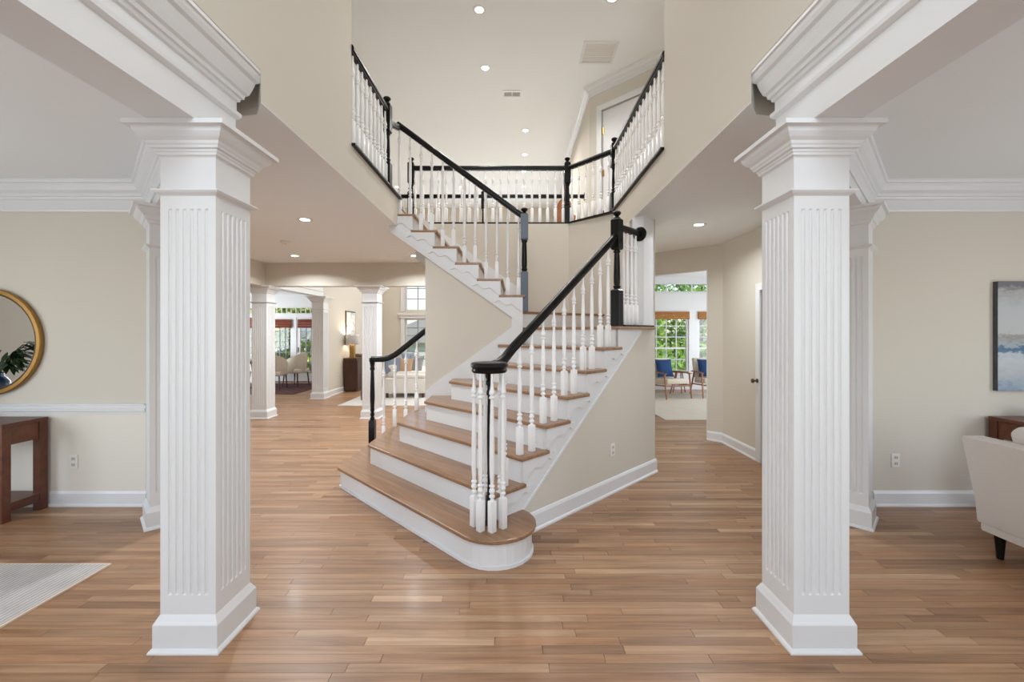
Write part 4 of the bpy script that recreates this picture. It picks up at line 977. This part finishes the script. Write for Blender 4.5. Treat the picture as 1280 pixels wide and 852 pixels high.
def pillow(loc, size, rot, mat, label, grp):
    t = MB(); n = 8; vs_p = []; fs = []
    for sgn in (1, -1):
        for i in range(n+1):
            for j in range(n+1):
                u, v = i/n*2-1, j/n*2-1
                pin = 1-.10*(abs(u)*abs(v))**.0*(0) ; th = ((1-u*u)*(1-v*v))**.45*.5
                k = 1-.07*(1-abs(u)**3)*(abs(v)**4)-.0
                k2 = 1-.07*(1-abs(v)**3)*(abs(u)**4)
                vs_p.append((u*size/2*k2, sgn*th*size*.34, v*size/2*k))
    o1 = (n+1)*(n+1)
    for i in range(n):
        for j in range(n):
            a = i*(n+1)+j; fs.append((a, a+1, a+n+2, a+n+1)); fs.append((o1+a, o1+a+n+1, o1+a+n+2, o1+a+1))
    M = Matrix.Translation(loc) @ Matrix.Rotation(rot[2], 4, 'Z') @ Matrix.Rotation(rot[0], 4, 'X')
    t.add([tuple(M @ Vector(p)) for p in vs_p], fs)
    bmo = t.build('throw_pillow', mat, None, smooth=True, origin=loc)
    return tag(bmo, label, 'pillow', grp)
GP = 'pillows on the white sofa'
pillow((-2.86, 10.06, .72), .40, (-.30, 0, .25), BLUEGREYF, 'blue and white throw pillow against the near sofa arm', GP)
pillow((-2.58, 10.12, .70), .40, (-.32, 0, -.2), TANF, 'tan throw pillow in the middle of the white sofa', GP)
pillow((-2.36, 10.30, .74), .44, (-.30, 0, -.45), STRIPEF, 'grey striped throw pillow on the white sofa', GP)
pillow((-2.62, 10.70, .80), .42, (-.30, 0, .9), BLUEGREYF, 'dusty blue throw pillow at the back of the white sofa', GP)
et = thing('end_table', 'black metal frame end table beside the white sofa', 'table', (-3.12, 9.72, 0))
ex0, ex1, ey0, ey1 = -3.36, -3.0, 9.42, 9.72
MB().box(ex0, ex1, ey0, ey1, .56, .585).build('top', RAILM, et)
for x in (ex0, ex1-.022):
    for yy in (ey0, ey1-.022): MB().box(x, x+.022, yy, yy+.022, 0, .56).build('leg', RAILM, et)
rug('area_rug', -3.6, .2, 8.75, 12.6, RUG_GREAT, 'pale grey area rug under the white sofa')
gs.location.z += .0125; et.location.z += .0125
ct = thing('coffee_table', 'low glass and metal coffee table in front of the white sofa', 'table', (-1.4, 10.9, 0))
MB().box(-1.72, -1.1, 10.3, 11.5, .40, .42).build('top', GLASS, ct)
for x in (-1.72, -1.13):
    for yy in (10.3, 11.47): MB().box(x, x+.03, yy, yy+.03, .012, .40).build('leg', RAILM, ct)

# ------------------------------------------------------------------ breakfast room: table, chairs, dark rug
rug('area_rug', -8.2, -5.35, 10.4, 12.6, stripes('dark_red_patterned_rug', srgb(44, 22, 22), srgb(92, 44, 40), 'DIAGONAL', 2.5, .95, 3), 'dark red patterned rug under the breakfast chairs')
def dining_chair(loc, rz, label):
    t = thing('dining_chair', label, 'chair', (0,0,0), 'cream breakfast chairs')
    MB().box(-.25, .25, -.24, .27, .36, .48).build('seat', CREAMF, t, bevel=.035, smooth=True, seg=3)
    R = []
    for k in range(9):      # curved wrap-around back, local -Y is the rear
        a = math.radians(-115+230*k/8)
        R.append((math.sin(a)*.29, -math.cos(a)*.27+.02))
    mb = MB(); n = len(R)
    def prof(i):
        f = abs(i-4)/4
        return .40, .93-.24*f**1.6
    rows = []
    for off, in ((0.0,), (.045,)):
        for top in (0, 1):
            row = []
            for i, (x, yv) in enumerate(R):
                z0, z1 = prof(i); k = 1-off/.29; lean = .06*(1 if top else 0)
                row.append((x*k*(1+.06*top), yv*k*(1+.12*top), z1 if top else z0))
            rows.append(row)
    ring_list = [[rows[0][i], rows[1][i], rows[3][i], rows[2][i]] for i in range(n)]
    mb.rings(ring_list); mb.build('backrest', CREAMF, t, smooth=True, bevel=.012)
    for x, yv in ((-.2, -.2), (.2, -.2), (-.2, .22), (.2, .22)):
        MB().rod([(x, yv, .37), (x*1.12, yv*1.15, 0)], .02, 8, .012).build('leg', DARKW, t)
    t.location = loc; t.rotation_euler.z = rz; return t
dining_chair((-6.30, 11.25, .012), .12, 'cream upholstered breakfast chair with its back to the hall')
dining_chair((-6.13, 12.05, .012), 1.35, 'cream upholstered breakfast chair turned sideways near the French doors')
dining_chair((-7.35, 12.5, .012), 2.8, 'cream upholstered breakfast chair on the window side of the table')
dining_chair((-7.85, 11.05, .012), -.7, 'cream upholstered breakfast chair at the far left of the table')
dt = thing('breakfast_table', 'round dark wooden pedestal table among the cream chairs', 'table', (-7.12, 11.72, .012))
MB().lathe([(.30, 0), (.30, .04), (.06, .08), (.05, .35), (.08, .62), (.12, .70)], (-7.12, 11.72, .012), seg=20).build('pedestal', DARKW, dt, smooth=True)
MB().lathe([(.62, .70), (.64, .715), (.64, .735), (.62, .745)], (-7.12, 11.72, .012), seg=36).build('top', DARKW, dt, smooth=True)

# ------------------------------------------------------------------ sunroom: armchairs, pillows, side table, rug
def armchair(loc, rz, label):
    t = thing('armchair', label, 'armchair', (0,0,0), 'wood framed armchairs')
    loft_ = lambda sec, x0, x1: MB().extr([(x0, y_, z_) for y_, z_ in sec], (x1-x0, 0, 0))
    loft_([(-.36, .33), (-.36, .45), (.28, .40), (.28, .28)], -.28, .28).build('seat', CREAMF, t, bevel=.03, smooth=True, seg=3)
    loft_([(.20, .40), (.32, .40), (.46, .86), (.35, .88)], -.28, .28).build('backrest', CREAMF, t, bevel=.03, smooth=True, seg=3)
    for sx in (-1, 1):
        x = sx*.32
        MB().rod([(x, -.32, .56), (x, -.40, 0)], .022, 8, .014).build('leg', CHAIRW, t)
        MB().rod([(x, .16, .55), (x, .42, 0)], .022, 8, .014).build('leg', CHAIRW, t)
        MB().tube3([(x, -.38, .565), (x, .0, .575), (x, .30, .56)], [(-.025, -.012), (.025, -.012), (.025, .012), (-.025, .012)]).build('armrest', CHAIRW, t)
        MB().rod([(x, -.35, .30), (x, .30, .26)], .018, 8).build('side_rail', CHAIRW, t)
    MB().rod([(-.32, -.34, .29), (.32, -.34, .29)], .018, 8).build('front_rail', CHAIRW, t)
    t.location = loc; t.rotation_euler.z = rz; return t
A1, A2 = (3.60, 9.95, .012), (4.62, 10.05, .012)
armchair(A1, .25, 'cream cushioned wooden armchair in front of the sunroom window centre')
armchair(A2, -.05, 'cream cushioned wooden armchair near the narrow sunroom window')
pillow((3.56, 10.12, .66), .44, (-.30, 0, .25), NAVYF, 'navy blue throw pillow on the armchair by the window centre', 'navy pillows on the armchairs')
pillow((4.60, 10.18, .66), .44, (-.30, 0, -.05), NAVYF, 'navy blue throw pillow on the armchair near the narrow window', 'navy pillows on the armchairs')
stb = thing('side_table', 'small round wooden side table between the two armchairs', 'table', (4.12, 10.62, .012))
MB().lathe([(.19, .50), (.20, .51), (.20, .525), (.19, .53)], (4.12, 10.62, 0.012), seg=24).build('top', CHAIRW, stb)
for i in range(3):
    a = 2*PI*i/3+.4; MB().rod([(4.12+.07*math.cos(a), 10.62+.07*math.sin(a), .50), (4.12+.17*math.cos(a), 10.62+.17*math.sin(a), .012)], .014, 8).build('leg', CHAIRW, stb)
rug('area_rug', 2.6, 5.9, 7.3, 10.6, RUG_SUN, 'pale diamond patterned rug under the sunroom armchairs')

# ------------------------------------------------------------------ guitar on the gallery
gt = thing('guitar', 'amber wooden guitar standing on the gallery behind the railing corner', 'guitar', (.80, 6.75, F2))
GXc, GYc = .82, 6.75
def gpoly(scale=1.0):
    P = []
    for i in range(36):
        a = 2*PI*i/36; c, s_ = math.cos(a), math.sin(a)
        w = .175+.0*c
        zz = .24*s_
        wd = (.185 if s_ < 0 else .145)*(1-.22*math.exp(-((zz-.05)/.06)**2))
        P.append((GXc+wd*c*scale, GYc, F2+.34+zz*scale))
    return P
MB().extr(gpoly(), (0, .09, 0)).build('body', GUITARS, gt, bevel=.006, smooth=True)
MB().extr([(x, y_-.004, z) for x, y_, z in gpoly(.97)], (0, .004, 0)).build('soundboard', GUITAR, gt)
MB().box(GXc-.026, GXc+.026, GYc-.012, GYc+.012, F2+.50, F2+.93).build('neck', DARKW, gt)
MB().box(GXc-.035, GXc+.035, GYc-.008, GYc+.014, F2+.93, F2+1.06).build('headstock', GUITAR, gt)
MB().lathe([(.001, 0), (.046, 0), (.046, .002)], (0, 0, 0), seg=20)
hole = MB(); hole.extr([(GXc+.045*math.cos(2*PI*i/20), GYc-.0055, F2+.43+.045*math.sin(2*PI*i/20)) for i in range(20)], (0, .001, 0)); hole.build('sound_hole', BLACK, gt)
gst = thing('guitar_stand', 'thin black stand holding the amber guitar upright', 'stand', (GXc, GYc+.05, F2))
for dx in (-.14, .14): MB().rod([(GXc+dx*.4, GYc+.13, F2+.45), (GXc+dx, GYc-.06, F2)], .010, 8).build('leg', BLACK, gst)
MB().rod([(GXc, GYc+.13, F2+.46), (GXc, GYc+.26, F2)], .010, 8).build('leg', BLACK, gst)
for dx in (-.08, .08): MB().rod([(GXc+dx, GYc+.10, F2+.09), (GXc+dx, GYc-.03, F2+.085)], .009, 8).build('cradle', BLACK, gst)

# ------------------------------------------------------------------ outside: lawn, deck rail, trees, neighbouring houses
g = MB().box(-60, 60, 14.0, 90, -1.1, -1.0).build('lawn', GRASS); g['kind'] = 'structure'
dk = MB().box(-9.2, -4.6, 13.2, 16.2, -.12, -.03).build('deck', DECK); tag(dk, 'grey timber deck outside the French doors', 'deck')
dr = thing('deck_railing', 'dark balustered deck railing outside the French doors', 'railing', (-6.9, 16.1, -.03))
MB().box(-9.2, -4.6, 16.05, 16.13, .92, .97).build('top_rail', RAILM, dr); MB().box(-9.2, -4.6, 16.07, 16.11, .06, .10).build('bottom_rail', RAILM, dr)
pk = MB().box(-.014, .014, -.014, .014, 0, .83).mesh('picket', RAILM)
for i in range(38): inst('picket', pk, dr, (-9.14+i*.12, 16.09, .09))
def tree(x, y, h, r, mat, label, grp, seed, n=2600):
    rr = random.Random(seed); t = thing('tree', label, 'tree', (x, y, -1.0), grp)
    mb = MB().rod([(x, y, -1.0), (x+.1, y, h*.75)], .16*h/6, 8, .04)
    for i in range(5):
        a = rr.uniform(0, 6.28); mb.rod([(x, y, h*rr.uniform(.2, .5)), (x+math.cos(a)*r*.7, y+math.sin(a)*r*.7, h*rr.uniform(.5, .85))], .05, 6, .015)
    mb.build('trunk', BARK, t)
    blobs = [(rr.uniform(-.6, .6)*r, rr.uniform(-.6, .6)*r, rr.uniform(.0, .95)*h, rr.uniform(.35, .6)*r) for _ in range(14)]
    mb = MB()
    for i in range(n):
        b = rr.choice(blobs); u, v = rr.uniform(-1, 1), rr.uniform(0, 6.28); q = math.sqrt(1-u*u); rad = b[3]*rr.uniform(.6, 1.05)
        c = Vector((x+b[0]+rad*q*math.cos(v), y+b[1]+rad*q*math.sin(v), b[2]+rad*u-.4)); L = rr.uniform(.10, .22)
        d1 = Vector((rr.uniform(-1,1), rr.uniform(-1,1), rr.uniform(-1,1))).normalized(); d2 = d1.orthogonal().normalized()
        o = len(mb.v); mb.v += [tuple(c-d1*L), tuple(c+d2*L*.45), tuple(c+d1*L), tuple(c-d2*L*.45)]; mb.f.append((o, o+1, o+2, o+3))
    me = bpy.data.meshes.new('foliage'); me.from_pydata([(a-x, b-y, c+1.0) for a, b, c in mb.v], [], mb.f); me.materials.append(mat)
    ob_ = bpy.data.objects.new('foliage', me); COL.objects.link(ob_); ob_.parent = t
    return t
TG = 'trees beyond the sunroom windows'
for i, (x, y, h, r) in enumerate(((5.0, 17.5, 4.2, 2.0), (8.0, 18.5, 5.0, 2.3), (11.0, 18.0, 4.6, 2.2), (6.4, 22, 6.0, 2.6), (9.8, 23, 6.5, 2.8), (3.2, 21, 5.5, 2.4))):
    tree(x, y, h, r, (FOL1, FOL1, FOL2)[i % 3], ('bushy bright green tree close outside the sunroom windows' if i < 2 else 'bushy yellow green tree outside the sunroom windows' if i == 2 else 'tall green tree in the far row outside the sunroom windows'), TG, 20+i)
TG2 = 'trees beyond the deck railing'
for i, (x, y, h, r) in enumerate(((-10.5, 20, 4.5, 1.9), (-8.2, 20.5, 5.0, 1.7), (-12.5, 23, 6.5, 2.6), (-9.2, 25, 7.0, 2.2))):
    tree(x, y, h, r, (FOL2, FOL3)[i % 2], ('slim yellow green tree beyond the deck railing' if i % 2 == 0 else 'slim deep green tree beyond the deck railing'), TG2, 40+i)
def house(x0, x1, y0, y1, h, mat, label):
    t = thing('neighbour_house', label, 'house', ((x0+x1)/2, (y0+y1)/2, -1.0))
    MB().box(x0, x1, y0, y1, -1.0, h).build('wall', mat, t)
    MB().extr([(x0-.3, y0-.3, h), (x1+.3, y0-.3, h), ((x0+x1)/2, y0-.3, h+1.6)], (0, y1-y0+.6, 0)).build('roof', ROOFM, t)
    n = max(2, int((x1-x0)/2.2))
    for i in range(n):
        c = x0+(x1-x0)*(i+.5)/n
        for z in (.3, 2.6):
            if z+1.3 < h:
                w = MB().box(c-.5, c+.5, y0-.05, y0, z, z+1.3).build('window', TRIM, t); MB().box(c-.42, c+.42, y0-.06, y0-.051, z+.08, z+1.22).build('pane', BLUEGREYF, w)  # pane colour stands in for a reflection of the sky
house(-9.5, -2.0, 27, 33, .8, SIDINGW, 'white sided neighbouring house beyond the great room windows')
house(-17.0, -12.0, 27, 33, 4.4, SIDING, 'pale blue sided neighbouring house behind the deck trees')
